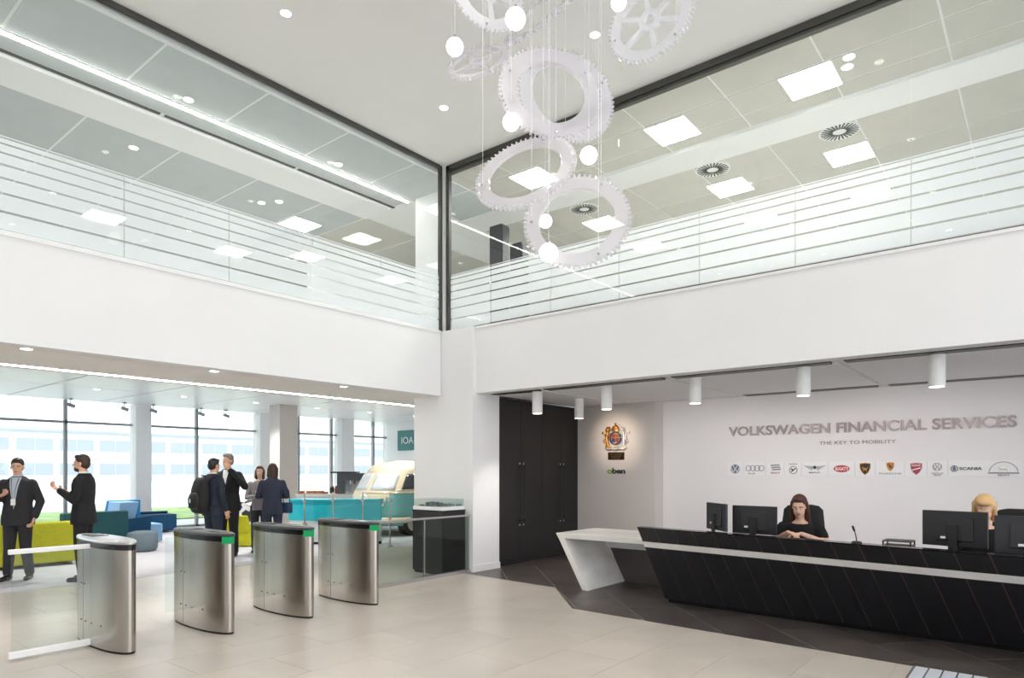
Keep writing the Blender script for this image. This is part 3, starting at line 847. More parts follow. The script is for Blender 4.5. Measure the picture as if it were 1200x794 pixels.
def disc(m, u, v, r, n0, n1, n=28, sx=1.0):
    return m.rings([[(u+r*sx*math.cos(2*PI*i/n), v+r*math.sin(2*PI*i/n), z) for i in range(n)] for z in (n0, n1)])
def ringm(m, u, v, r0, r1, n0, n1, n=32, sx=1.0, a0=0, a1=2*PI):
    k = n if abs(a1-a0-2*PI) < 1e-6 else n+1
    closed = k == n
    P = []
    for z in (n0, n1):
        for r in (r0, r1):
            P.append([(u+r*sx*math.cos(a0+(a1-a0)*i/n), v+r*math.sin(a0+(a1-a0)*i/n), z) for i in range(k)])
    vs = [p for q in P for p in q]; fs = []
    for i in range(n):
        j = (i+1) % k
        A, B, Cc, Dd = 0, k, 2*k, 3*k
        fs += [(A+i, A+j, B+j, B+i), (Cc+i, Dd+i, Dd+j, Cc+j), (A+i, Cc+i, Cc+j, A+j), (B+i, B+j, Dd+j, Dd+i)]
    if not closed:
        fs += [(0, k, 3*k, 2*k), (k-1, 3*k-1, 4*k-1, 2*k-1)]
    return m.add(vs, fs)
def polym(m, pts, n0, n1): return m.rings([[(u, v, n0) for u, v in pts], [(u, v, n1) for u, v in pts]])
def bar(m, p, q, w, n0, n1):
    p = Vector(p); q = Vector(q); d = (q-p).normalized(); s_ = Vector((-d.y, d.x))*w/2
    return polym(m, [tuple(p-s_), tuple(q-s_), tuple(q+s_), tuple(p+s_)], n0, n1)
SHIELD = [(-.5, .5), (0, .56), (.5, .5), (.48, .05), (.3, -.33), (0, -.6), (-.3, -.33), (-.48, .05)]
def plaque(yc, w, label):
    t = thing('logo_plaque', label, 'logo', (11.17, yc, 1.627), 0, 'row of emblem plaques on the reception wall')
    MB().box(-w/2, w/2, -.11, .11, .002, .012).xf(Mloc).build('backing_plate', 'logo_white', t)
    return t
def put(m, name, mt, t, **k): return m.xf(Mloc).build(name, mt, t, **k)
def txt(s, cx, cy, w, h, t, mt, offset=.01):
    vs, fs = text_mesh(s, 1, .5, offset)
    x0 = min(v[0] for v in vs); x1 = max(v[0] for v in vs); y0 = min(v[1] for v in vs); y1 = max(v[1] for v in vs)
    put(MB().add([((v[0]-x0)/(x1-x0)*w-w/2+cx, (v[1]-y0)/(y1-y0)*h-h/2+cy, .0145+.005*(v[2]+.5)) for v in vs], fs), 'wordmark', mt, t)
N0, N1 = .0125, .018
def vw(t, r, mt):
    put(ringm(MB(), 0, 0, r*.86, r, N0, N1), 'ring', mt, t)
    m = MB()
    bar(m, (-.42*r, .74*r), (-.12*r, .12*r), .15*r, N0, N1); bar(m, (.42*r, .74*r), (.12*r, .12*r), .15*r, N0, N1); bar(m, (-.14*r, .12*r), (.14*r, .12*r), .13*r, N0, N1)
    put(m, 'monogram', mt, t)
    m = MB()
    for s_ in (-1, 1):
        bar(m, (s_*.80*r, .28*r), (s_*.40*r, -.70*r), .15*r, N0, N1); bar(m, (s_*.40*r, -.70*r), (s_*.06*r, 0), .15*r, N0, N1)
    put(m, 'monogram', mt, t)
t = plaque(4.145, .26, 'first emblem plaque of the row, round blue roundel with monogram')
put(disc(MB(), 0, 0, .078, N0-.0003, N0+.002), 'disc', 'logo_blue', t); vw(t, .085, 'silver_paint')
t = plaque(3.813, .34, 'emblem plaque with four interlocked silver rings')
for i in range(4): put(ringm(MB(), -.105+.07*i, .01, .040, .050, N0, N1), 'ring', 'logo_grey', t)
txt('Audi', -.06, -.075, .12, .028, t, 'logo_grey')
t = plaque(3.48, .26, 'emblem plaque with a slanted S mark above small red lettering')
m = MB()
for k in range(3): bar(m, (-.075+.01*k, .055-.035*k), (.065+.01*k, .065-.035*k), .022, N0, N1)
put(m, 'mark', 'logo_grey', t); txt('SEAT', 0, -.065, .15, .028, t, 'logo_crimson')
t = plaque(3.199, .24, 'emblem plaque with a ringed winged arrow below small lettering')
put(ringm(MB(), 0, -.02, .052, .064, N0, N1), 'ring', 'logo_grey', t)
m = MB(); bar(m, (-.03, -.05), (.035, .01), .016, N0, N1); bar(m, (-.035, 0), (.0, -.02), .022, N0, N1)
put(m, 'winged_arrow', 'logo_dark', t); txt('SKODA', 0, .078, .13, .022, t, 'logo_grey')
t = plaque(2.875, .38, 'emblem plaque with wide silver wings')
for s_ in (-1, 1):
    m = MB()
    for k in range(4): bar(m, (s_*.03, .03-.012*k), (s_*(.155-.03*k), .045-.022*k), .010, N0, N1)
    put(m, 'wing', 'logo_grey', t)
put(disc(MB(), 0, .022, .026, N0, N1+.002), 'badge', 'logo_dark', t); txt('BENTLEY', 0, -.06, .17, .022, t, 'logo_dark')
t = plaque(2.485, .36, 'emblem plaque with a red oval')
put(disc(MB(), 0, 0, .058, N0, N1, sx=2.1), 'oval', 'logo_red', t)
put(ringm(MB(), 0, 0, .053, .0585, N1, N1+.003, sx=2.1), 'oval_rim', 'silver_paint', t)
vs, fs = text_mesh('BUGATTI', 1, .5, .02); x1 = max(v[0] for v in vs); y1 = max(v[1] for v in vs)
put(MB().add([(v[0]/x1*.18-.09, v[1]/y1*.05-.025, N1+.0005+.003*(v[2]+.5)) for v in vs], fs), 'wordmark', 'logo_white', t)
t = plaque(2.159, .26, 'emblem plaque with a black and gold shield')
put(polym(MB(), [(u*.15, v*.16) for u, v in SHIELD], N0, N1), 'shield_rim', 'gold', t)
put(polym(MB(), [(u*.13, v*.138) for u, v in SHIELD], N1, N1+.003), 'shield', 'black_plastic', t)
m = MB(); m.ell((.0, -.005, N1+.004), (.032, .020, .004)); m.ell((-.03, .012, N1+.004), (.014, .014, .004)); bar(m, (.012, -.02), (.026, -.045), .009, N1+.003, N1+.006); bar(m, (-.015, -.02), (-.03, -.042), .009, N1+.003, N1+.006); bar(m, (.025, .0), (.045, .03), .006, N1+.003, N1+.006)
put(m, 'bull', 'gold', t)
t = plaque(1.824, .36, 'emblem plaque with a small gold and red crest above thin lettering')
put(polym(MB(), [(u*.10, v*.115+.03) for u, v in SHIELD], N0, N1), 'shield', 'gold', t)
for a, b in ((-.035, .045), (.005, .005)): put(MB().box(a, a+.03, b, b+.032, N1, N1+.003), 'quarter', 'heraldic_red', t)
put(polym(MB(), [(u*.035, v*.045+.03) for u, v in SHIELD], N1+.003, N1+.006), 'inner_shield', 'logo_dark', t)
txt('PORSCHE', 0, -.072, .29, .024, t, 'logo_grey')
t = plaque(1.492, .26, 'emblem plaque with a crimson shield')
put(polym(MB(), [(u*.155, v*.16) for u, v in SHIELD], N0, N1), 'shield_rim', 'silver_paint', t)
put(polym(MB(), [(u*.142, v*.146) for u, v in SHIELD], N1, N1+.002), 'shield', 'logo_crimson', t)
m = MB(); bar(m, (-.05, -.02), (.055, .012), .014, N1+.002, N1+.005); put(m, 'stripe', 'logo_white', t)
vs, fs = text_mesh('DUCATI', 1, .5, .02); x1 = max(v[0] for v in vs); y1 = max(v[1] for v in vs)
put(MB().add([(v[0]/x1*.11-.055, v[1]/y1*.026+.035, N1+.0025+.003*(v[2]+.5)) for v in vs], fs), 'wordmark', 'logo_white', t)
t = plaque(1.235, .24, 'emblem plaque with a grey roundel above two lines of lettering')
g_ = bpy.data.objects.new('roundel', None); COL.objects.link(g_); g_.parent = t; g_.location = (0, 0, .025)
vw(g_, .058, 'logo_grey'); txt('Commercial', 0, -.062, .14, .02, t, 'logo_grey'); txt('Vehicles', 0, -.088, .10, .018, t, 'logo_grey')
t = plaque(.887, .42, 'emblem plaque with a dark roundel and dark lettering beside it')
put(ringm(MB(), -.145, 0, .034, .044, N0, N1), 'ring', 'logo_dark', t)
m = MB(); m.ell((-.145, 0, N0+.002), (.022, .026, .004)); bar(m, (-.16, .02), (-.135, .03), .01, N0, N1); put(m, 'griffin', 'logo_blue', t)
txt('SCANIA', .045, 0, .26, .042, t, 'logo_dark', .02)
t = plaque(.476, .40, 'last emblem plaque of the row, wide silver arch with a small lion')
put(ringm(MB(), 0, -.06, .145, .155, N0, N1, n=28, sx=1.05, a0=.12, a1=PI-.12), 'arch', 'logo_grey', t)
m = MB(); bar(m, (-.17, -.06), (.17, -.06), .02, N0, N1); put(m, 'base_bar', 'logo_grey', t)
m = MB(); m.ell((0, .0, N0+.003), (.045, .018, .004)); m.ell((-.045, .016, N0+.003), (.018, .018, .004)); bar(m, (-.03, -.01), (-.04, -.04), .01, N0, N1); bar(m, (.03, -.01), (.04, -.04), .01, N0, N1)
put(m, 'lion', 'silver_paint', t); txt('MAN', 0, -.088, .12, .026, t, 'logo_grey')

# royal crest, plaque and small word logo on the proud wall
cr = thing('royal_crest', 'gilded coat of arms with lion, unicorn and crown lit on the taupe wall', 'crest', (10.84, 6.27, 1.98))
def cput(m, name, mt, **k): return m.xf(Mloc).build(name, mt, cr, smooth=50, **k)
cput(polym(MB(), [(u*.15, v*.17+.21) for u, v in SHIELD], .02, .045), 'shield', 'gold_pale')
for a, b, mt in ((-.07, .23, 'heraldic_red'), (.005, .23, 'gold'), (-.07, .15, 'heraldic_blue'), (.005, .15, 'heraldic_red')):
    cput(MB().box(a, a+.066, b, b+.07, .045, .05), 'quarter', mt)
cput(ringm(MB(), 0, .22, .105, .125, .03, .05), 'garter', 'heraldic_blue')
def beast(s_, mt, horn):
    m = MB(); P = lambda u, v, n=.04: (s_*(u*1.18+.005), v, n)
    m.capsule(P(.14, .10), P(.15, .25), .026, .032); m.capsule(P(.15, .25), P(.135, .34), .03, .022)
    m.ell(P(.125, .385, .045), (.036, .038, .034)); m.capsule(P(.125, .38, .05), P(.085, .37, .055), .02, .014)
    m.capsule(P(.135, .29), P(.07, .31), .018, .013); m.capsule(P(.14, .24), P(.075, .235), .018, .013)
    m.capsule(P(.13, .12), P(.165, .03), .028, .016); m.capsule(P(.13, .11), P(.10, .02), .026, .015)
    m.tube([P(.165, .12), P(.215, .16), (s_*.205, .23, .04), (s_*.225, .31, .04)], .011); m.ell(P(.228, .325), (.018, .026, .016))
    if horn: m.capsule(P(.11, .41), P(.07, .48), .009, .003)
    else:
        m.ell(P(.138, .37, .035), (.05, .052, .03))
        for k in range(3): m.capsule(P(.10+.025*k, .415), P(.10+.025*k, .445), .010, .005)
    cput(m, 'unicorn' if horn else 'lion', mt)
beast(-1, 'gold', False); beast(1, 'silver_paint', True)
m = MB(); m.lathe([(.075, 0), (.08, .03), (.07, .045)], n=20); m = m.xf(Matrix.Translation((0, .345, .036)) @ Matrix.Scale(.38, 4, (0, 0, 1)) @ Matrix.Rotation(-PI/2, 4, 'X'))
for k in range(5):
    a = -1+k*.5; m.capsule((a*.065, .385, .05), (a*.045, .45-.012*abs(a), .05), .012, .009)
m.ell((0, .42, .035), (.06, .045, .03)); m.ell((0, .485, .05), (.016, .018, .016)); cput(m, 'crown', 'gold')
m = MB(); m.tube([(-.22, .06, .03), (-.16, .015, .045), (-.08, .035, .05), (0, .01, .055), (.08, .035, .05), (.16, .015, .045), (.22, .06, .03)], .022); cput(m, 'ribbon', 'silver_paint')
m = MB()
for k in range(7): m.ell((-.15+.05*k, .045, .03), (.03, .022, .02))
cput(m, 'compartment', 'gold_pale')
cp = thing('crest_plaque', 'small dark rectangular plaque directly under the crest', 'plaque', (10.84, 6.27, 1.87))
MB().box(-.17, .17, -.07, .07, .002, .018).xf(Mloc).build('plate', 'plaque_black', cp, bevel=.003)
for k in range(3): MB().box(-.13+.02*k, .13-.02*k, .03-.035*k, .037-.035*k, .0181, .0195).xf(Mloc).build('engraved_line', 'gold', cp)
wl_ = thing('word_logo', 'small dark word logo with green first letter below the crest plaque', 'logo', (10.84, 6.46, 1.545))
lettering('oben', .38, .105, .012, None, wl_, Mloc, .03, mats=['logo_green', 'logo_dark', 'logo_dark', 'logo_dark'])
# teal sign in the lobby
ts = thing('lobby_sign', 'teal rectangular sign on the white end wall of the lobby', 'sign', (16.1, 17.6, 2.68))
Ms = Mloc
MB().box(-.75, .75, -.36, .36, .002, .03).xf(Ms).build('sign_board', 'sign_teal', ts)
lettering('IOA', .62, .24, .012, 'sign_white', ts, Matrix.Translation((-.031, 0, 0)) @ Ms @ Matrix.Translation((-.52, -.12, 0)), .0)

# ------------------------------------------------------------------ hanging gears and globes
def gear(c, R, u, v, label, rin=.68, teeth=56, spokes=0, mt='acrylic', th=.035):
    c = Vector(c); u = Vector(u).normalized(); v = Vector(v); v = (v-u*u.dot(v)).normalized(); w = u.cross(v)
    t = thing('hanging_gear', label, 'gear', c, 0, 'clear acrylic gears hanging in the atrium')
    outer = []
    for i in range(teeth):
        for f_, r in ((0, .935), (.28, .935), (.38, 1), (.62, 1), (.72, .935)):
            a = 2*PI*(i+f_)/teeth; outer.append((r*R*math.cos(a), r*R*math.sin(a)))
    n = len(outer)
    inner = [(rin*R*math.cos(2*PI*i/n), rin*R*math.sin(2*PI*i/n)) for i in range(n)]
    W = lambda p, z: u*p[0]+v*p[1]+w*z
    vs = [W(p, z) for z in (-th/2, th/2) for lp in (outer, inner) for p in lp]; fs = []
    for i in range(n):
        j = (i+1) % n
        fs += [(i, j, n+j, n+i)[::-1], (2*n+i, 2*n+j, 3*n+j, 3*n+i), (i, 2*n+i, 2*n+j, j)[::-1], (n+i, n+j, 3*n+j, 3*n+i)[::-1]]
    MB().add(vs, fs).build('toothed_ring', mt, t)
    if spokes:
        k = 40; r0, r1 = .13*R, .26*R
        ri = [(r0*math.cos(2*PI*i/k), r0*math.sin(2*PI*i/k)) for i in range(k)]; ro = [(r1*math.cos(2*PI*i/k), r1*math.sin(2*PI*i/k)) for i in range(k)]
        vs = [W(p, z) for z in (-th/2, th/2) for lp in (ro, ri) for p in lp]; fs = []
        for i in range(k):
            j = (i+1) % k
            fs += [(i, j, k+j, k+i)[::-1], (2*k+i, 2*k+j, 3*k+j, 3*k+i), (i, 2*k+i, 2*k+j, j)[::-1], (k+i, k+j, 3*k+j, 3*k+i)[::-1]]
        MB().add(vs, fs).build('hub', mt, t)
        for s_ in range(spokes):
            a = 2*PI*s_/spokes+.3; d = (math.cos(a), math.sin(a)); e = (-d[1]*.055*R, d[0]*.055*R)
            q = [(d[0]*r1*.97-e[0], d[1]*r1*.97-e[1]), (d[0]*rin*R*1.02-e[0], d[1]*rin*R*1.02-e[1]), (d[0]*rin*R*1.02+e[0], d[1]*rin*R*1.02+e[1]), (d[0]*r1*.97+e[0], d[1]*r1*.97+e[1])]
            MB().rings([[W(p, -th/2*.9) for p in q], [W(p, th/2*.9) for p in q]]).build('spoke', mt, t)
    for k in range(3):
        a = 2*PI*k/3+.9; p = W((.85*R*math.cos(a), .85*R*math.sin(a)), 0)
        MB().cyl(p-w*(th/2+.006), p+w*(th/2+.006), .011, n=10).build('fixing', 'chrome', t)
        MB().cyl(p, Vector((p.x, p.y, ZC-c.z)), .0022, n=5).build('suspension_wire', 'white_paint', t)
    return t
gear((4.882, 3.505, 5.013), .479, (.682, -.674, -.284), (.334, -.059, .941), 'large central clear gear ring in front of its twin', .66, 64)
gear((5.135, 3.51, 5.095), .479, (.689, -.593, -.417), (.412, -.153, .898), 'clear gear ring just behind the large central ring', .68, 64)
gear((4.578, 3.562, 4.205), .463, (.451, -.826, .338), (.313, .5, .807), 'tilted clear gear ring below the central pair', .72, 64)
gear((4.781, 3.153, 3.742), .462, (.508, -.853, .122), (.166, .236, .957), 'lowest clear gear ring, nearly facing the room', .70, 60)
gear((5.36, 2.756, 5.602), .395, (.164, -.901, .401), (.057, .415, .908), 'white spoked gear at the upper right of the cluster', .72, 56, 6, 'acrylic_white')
gear((4.527, 3.943, 5.917), .355, (.791, -.418, -.448), (.409, -.184, .894), 'white spoked gear at the upper left of the cluster', .68, 48, 5, 'acrylic_white')
gear((4.842, 4.35, 5.599), .318, (.526, -.813, .248), (.38, .486, .787), 'small spoked gear seen nearly edge on at the left', .80, 40, 4)
gear((5.344, 3.889, 6.195), .51, (.237, -.86, .452), (.536, .504, .677), 'high gear ring seen edge on below the ceiling', .80, 60)
for k, (c, r) in enumerate([((4.193, 4.038, 5.302), .075), ((4.371, 3.501, 5.413), .086), ((4.581, 3.718, 4.698), .076), ((4.931, 3.127, 4.354), .075), ((4.466, 3.224, 3.405), .078), ((5.015, 3.659, 3.93), .064), ((5.095, 2.924, 5.691), .067)]):
    t = thing('globe_lamp', ['glowing globe lamp leftmost of the hanging cluster', 'largest glowing globe high beside the left spoked gear', 'glowing globe left of the tilted gear ring',
                             'glowing globe right of the tilted gear ring', 'lowest glowing globe hanging below all gears', 'glowing globe seen inside the lowest gear ring', 'glowing globe beside the upper right spoked gear'][k],
              'lamp', c, 0, 'glowing globe lamps among the gears')
    MB().ell((0, 0, 0), (r, r, r), nu=28, nv=18).build('globe', 'globe_light', t, smooth=180)
    MB().cyl((0, 0, r*.96), (0, 0, r+.03), .012, n=12).build('cap', 'chrome', t)
    MB().cyl((0, 0, r+.02), (0, 0, ZC-c[2]), .0022, n=5).build('suspension_wire', 'white_paint', t)

# ------------------------------------------------------------------ lobby furniture
def soft(name, mt, x0, x1, y0, y1, z0, z1, t, b=.03): return box(name, mt, x0, x1, y0, y1, z0, z1, t, bevel=b)
t = thing('sofa', 'yellow-green sofa with its back to the turnstiles at the far left', 'sofa', (3.1, 13.3, 0))
soft('base', 'olive_fabric', -1.15, 1.1, -.3, .45, .06, .36, t); soft('backrest', 'olive_fabric', -1.15, 1.1, -.38, -.18, .06, .74, t)
soft('seat_cushion', 'yellow_fabric', -1.13, -.03, -.17, .45, .36, .46, t); soft('seat_cushion', 'yellow_fabric', -.01, 1.08, -.17, .45, .36, .46, t)
for x in (-1.05, 1.0):
    for y in (-.3, .35): MB().cyl((x, y, 0), (x, y, .07), .025).build('foot', 'chrome', t)
t = thing('sofa', 'dark teal sofa with high back behind the man in black', 'sofa', (4.95, 14.75, 0), .1)
soft('base', 'teal_fabric', -.62, .55, -.3, .4, .05, .38, t); soft('backrest', 'teal_fabric', -.62, .55, -.38, -.16, .05, .79, t)
soft('seat_cushion', 'teal_fabric', -.60, .53, -.15, .4, .38, .47, t)
t = thing('lounge_chair', 'bright blue lounge chair back beyond the light blue armchair', 'chair', (6.25, 17.0, 0))
soft('base', 'blue_fabric', -.4, .4, -.35, .4, .04, .42, t)
MB().hexa([(-.38, -.38, .4), (.38, -.38, .4), (.38, -.2, .4), (-.38, -.2, .4)], [(-.34, -.5, .92), (.34, -.5, .92), (.34, -.36, .92), (-.34, -.36, .92)]).build('backrest', 'blue_fabric', t, bevel=.02)
t = thing('armchair', 'angular light blue armchair with navy side panels', 'armchair', (6.05, 15.75, 0))
soft('seat_block', 'light_blue_fabric', -.2, .58, -.32, .32, .03, .42, t)
MB().hexa([(-.42, -.32, .03), (-.10, -.32, .03), (-.10, .32, .03), (-.42, .32, .03)], [(-.30, -.32, .92), (.08, -.32, .92), (.08, .32, .92), (-.30, .32, .92)]).build('backrest', 'light_blue_fabric', t, bevel=.02)
for y in (-.40, .33):
    MB().hexa([(-.45, y, .03), (.28, y, .03), (.28, y+.07, .03), (-.45, y+.07, .03)], [(-.48, y, .50), (.30, y, .62), (.30, y+.07, .62), (-.48, y+.07, .50)]).build('side_panel', 'navy_fabric', t, bevel=.01)
t = thing('bench', 'navy blue block bench by the window right of the armchair', 'bench', (7.6, 18.0, 0))
soft('seat', 'navy_fabric', -.36, .36, -.3, .3, .04, .47, t); soft('low_back', 'navy_fabric', -.36, .36, .2, .3, .47, .53, t)
t = thing('ottoman', 'round grey ottoman partly behind the leftmost turnstile', 'ottoman', (5.62, 14.0, 0))
MB().lathe([(.24, .02), (.27, .06), (.28, .3), (.26, .37), (.15, .40)], n=32).build('cushion', 'grey_fabric', t, smooth=50)
MB().lathe([(.22, 0), (.22, .03)], n=24).build('base_ring', 'black_rubber', t)
t = thing('lounge_chair', 'bright yellow angular chair between the two talking couples', 'chair', (7.5, 13.4, 0), .4)
soft('seat', 'yellow_fabric', -.34, .3, -.3, .3, .26, .42, t)
MB().hexa([(-.34, -.3, .02), (-.1, -.3, .02), (-.1, .3, .02), (-.34, .3, .02)], [(-.34, -.3, .27), (.2, -.3, .27), (.2, .3, .27), (-.34, .3, .27)]).build('wedge_base', 'yellow_fabric', t, bevel=.01)
MB().hexa([(-.36, -.3, .3), (-.2, -.3, .3), (-.2, .3, .3), (-.36, .3, .3)], [(-.48, -.3, .66), (-.36, -.3, .66), (-.36, .3, .66), (-.48, .3, .66)]).build('backrest', 'yellow_fabric', t, bevel=.02)
MB().hexa([(.05, -.25, 0), (.28, -.25, 0), (.28, .25, 0), (.05, .25, 0)], [(-.05, -.25, .26), (.2, -.25, .26), (.2, .25, .26), (-.05, .25, .26)]).build('white_infill', 'shirt_white', t)
for k, (x, y, s_) in enumerate([(7.95, 14.6, 1.0), (8.85, 15.55, 1.05)]):
    t = thing('bean_bag', ['black and white patterned bean bag, left one of the pair', 'black and white patterned bean bag, right one of the pair'][k], 'bean bag', (x, y, 0), k*.8, 'patterned bean bags')
    MB().lathe([(.28*s_, 0), (.42*s_, .06), (.46*s_, .25), (.42*s_, .5), (.28*s_, .75), (.1, .87)], n=28).build('bag', 'pattern_bw', t, smooth=60)
    MB().cyl((0, 0, .86), (0, 0, .92), .03).build('top_loop', 'black_rubber', t)

# turquoise counter, glass screen posts, back counter with food and machine
ct = thing('turquoise_counter', 'curved turquoise fronted counter between the standing pair and the van', 'counter', (8.95, 12.0, 0))
A = Vector((8.15, 12.85)); B_ = Vector((9.42, 11.30)); nrm = Vector((.777, .629))
path = []
for i in range(21):
    s_ = i/20; p = A.lerp(B_, s_)-nrm*(.16*math.sin(PI*s_)); path.append(p)
def curved(name, mt, z0, z1, o0, o1, parent):
    rs = []
    for p in path:
        a = p+nrm*o0-Vector((8.95, 12.0)); b = p+nrm*o1-Vector((8.95, 12.0))
        rs.append([(a.x, a.y, z0), (b.x, b.y, z0), (b.x, b.y, z1), (a.x, a.y, z1)])
    return MB().rings(rs).build(name, mt, parent)
curved('front_panel', 'turquoise', .52, .94, 0, .10, ct); curved('lower_panel', 'counter_white', .06, .515, .02, .10, ct)
curved('top', 'turquoise', .94, .98, -.03, .32, ct); curved('plinth', 'black_rubber', 0, .06, .05, .1, ct)
sc_ = thing('glass_screen', 'clear glass screen on slim steel posts before the turquoise counter', 'glass screen', (8.6, 11.5, 0))
pp = []
for k, px in enumerate((-.3127, -.2703, -.2252, -.1840)):
    d = 13.9; x = .629*px*d+.777*d; y = -.777*px*d+.629*d
    pp.append(Vector((x-8.6, y-11.5)))
for k, p in enumerate(pp):
    po = MB().cyl((p.x, p.y, 0), (p.x, p.y, 1.14), .019, n=14).build('post', 'steel_bright', sc_, smooth=50)
    MB().cyl((p.x, p.y, 0), (p.x, p.y, .015), .06, n=18).build('post_base', 'steel_bright', po)
    for z in (.45, .95): box('clamp', 'steel_bright', p.x-.035, p.x+.035, p.y-.03, p.y+.03, z, z+.05, po)
for a, b in zip(pp[:-1], pp[1:]):
    d = (b-a).normalized(); q = Vector((-d.y, d.x))*.005; a2 = a+d*.04; b2 = b-d*.04
    MB().hexa([(*(a2-q), .12), (*(b2-q), .12), (*(b2+q), .12), (*(a2+q), .12)], [(*(a2-q), 1.06), (*(b2-q), 1.06), (*(b2+q), 1.06), (*(a2+q), 1.06)]).build('glass_panel', 'pane_clear', sc_)
bc = thing('serving_counter', 'pale grey serving counter behind the turquoise one', 'counter', (11.05, 15.0, 0), math.atan2(-.777, .629))
box('body', 'counter_white', -1.05, 1.05, -.3, .3, .05, .93, bc); box('top', 'marble', -1.08, 1.08, -.33, .33, .93, .97, bc); box('plinth', 'black_rubber', -1.02, 1.02, -.26, .26, 0, .05, bc)
bz = bc.rotation_euler.z
def onbc(u, v): return (11.05+u*math.cos(bz)-v*math.sin(bz), 15.0+u*math.sin(bz)+v*math.cos(bz), .97)
cm = thing('coffee_machine', 'dark grey coffee machine on the serving counter', 'coffee machine', onbc(.42, 0), bz)
box('side_panel', 'machine_grey', -.42, -.20, -.22, .22, 0, .56, cm, bevel=.01); box('side_panel', 'machine_grey', .32, .42, -.22, .22, 0, .56, cm, bevel=.01)
box('head', 'machine_grey', -.2, .32, -.22, .22, .36, .56, cm, bevel=.01); box('drip_tray', 'steel_bright', -.2, .32, -.2, .2, 0, .06, cm); box('rear_panel', 'steel_bright', -.2, .32, .12, .2, .06, .36, cm)
for x in (-.08, .18): MB().cyl((x, -.1, .26), (x, -.1, .36), .035).build('group_head', 'chrome', cm)
box('cup_rail', 'dark_grey_plastic', -.6, .1, -.2, .2, .56, .60, cm)
tr = thing('serving_tray', 'wooden serving tray with pastries on the serving counter', 'tray', onbc(-.68, -.05), bz)
box('board', 'wood', -.36, .36, -.2, .2, 0, .02, tr, bevel=.004)
for s_ in (-1, 1): box('handle', 'wood', s_*.34-.012, s_*.34+.012, -.2, .2, .02, .05, tr)
for k in range(7):
    u, v = -.68-.27+.09*k, -.05+(.07 if k % 2 else -.06)
    x, y, z = onbc(u, v)
    o = MB().capsule((-.05, 0, .0), (.05, .01, .0), .032, .03).xf(Matrix.Rotation(k*1.1, 4, 'Z')).build('pastry', 'bread', smooth=60)
    o.location = (x, y, z+.054); tag(o, 'golden brown pastry on the wooden serving tray', 'pastry', 'pastries on the tray')
for k, (u, mt, lb) in enumerate([(-.22, 'dark_green_glass', 'dark green storage jar on the serving counter'), (-.085, 'red_glaze', 'red glazed jar on the serving counter')]):
    t = thing('storage_jar', lb, 'jar', onbc(u, .12), 0)
    MB().lathe([(.05, 0), (.06, .02), (.062, .14), (.05, .17)], n=20).build('jar', mt, t, smooth=50); MB().lathe([(.052, .17), (.052, .2), (.03, .215)], n=20).build('lid', 'wood', t)

# ------------------------------------------------------------------ camper van
vn = thing('camper_van', 'cream and teal vintage camper van parked in the lobby', 'van', (10.3, 13.0, 0))
def vloop(z, off=0.0):
    # plan outline at height z: nose at x = 0, tail at x = 4.2
    if z <= 1.0: w = .86-.10*max(0, (.45-z)/.3)**2
    elif z <= 1.62: w = .86-.11*(z-1.0)/.62
    else: w = .75-.75*(1-math.sqrt(max(0, 1-((z-1.62)/.24)**2)))*.9
    xf_ = .02+.06*((z-.6)/.5)**2 if z < .9 else .042+.62*(z-.9)**1.25
    xr = 4.2-.18*max(0, z-.9)
    if z > 1.62: xf_ += (1-math.sqrt(max(0, 1-((z-1.62)/.24)**2)))*.55; xr -= (1-math.sqrt(max(0, 1-((z-1.62)/.24)**2)))*.5
    w += off; xf_ -= off; xr += off
    rf, rr = min(.52, w*.98), min(.32, w*.9)
    P = []
    def arc(cx, cy, r, a0, a1, k):
        for i in range(k): a = a0+(a1-a0)*i/k; P.append((cx+r*math.cos(a), cy+r*math.sin(a), z))
    def line(p, q, k):
        for i in range(k): s_ = i/k; P.append((p[0]+(q[0]-p[0])*s_, p[1]+(q[1]-p[1])*s_, z))
    line((xf_, w-rf), (xf_, -w+rf), 8)                     # 0-7 front
    arc(xf_+rf, -w+rf, rf, PI, 1.5*PI, 10)                 # 8-17 front near corner
    line((xf_+rf, -w), (xr-rr, -w), 32)                    # 18-49 near side
    arc(xr-rr, -w+rr, rr, 1.5*PI, 2*PI, 6)                 # 50-55
    line((xr, -w+rr), (xr, w-rr), 8)                       # 56-63
    arc(xr-rr, w-rr, rr, 0, .5*PI, 6)                      # 64-69
    line((xr-rr, w), (xf_+rf, w), 32)                      # 70-101 far side
    arc(xf_+rf, w-rf, rf, .5*PI, PI, 10)                   # 102-111
    return P
zs = [.26, .3, .36, .45, .55, .65, .75, .85, .95, 1.02, 1.05, 1.12, 1.2, 1.3, 1.4, 1.5, 1.58, 1.62, 1.68, 1.73, 1.78, 1.82, 1.845, 1.855]
lo = MB(); rs = [vloop(z) for z in zs]
body = MB(); body.rings(rs)
nn = len(rs[0]); body.m = []
for i in range(len(zs)-1):
    for j in range(nn):
        zc = (zs[i]+zs[i+1])/2
        front = j < 8 or 102 <= j
        if zc > 1.05: c_ = 0
        elif j < 14 or j > 105:
            y = rs[i][j][1]; c_ = 0 if zc > .35+abs(y)*.95 else 1
        else: c_ = 1
        body.m.append(c_)
body.m += [0, 0]
body.build('body_shell', ['van_cream', 'van_teal'], vn, smooth=50)
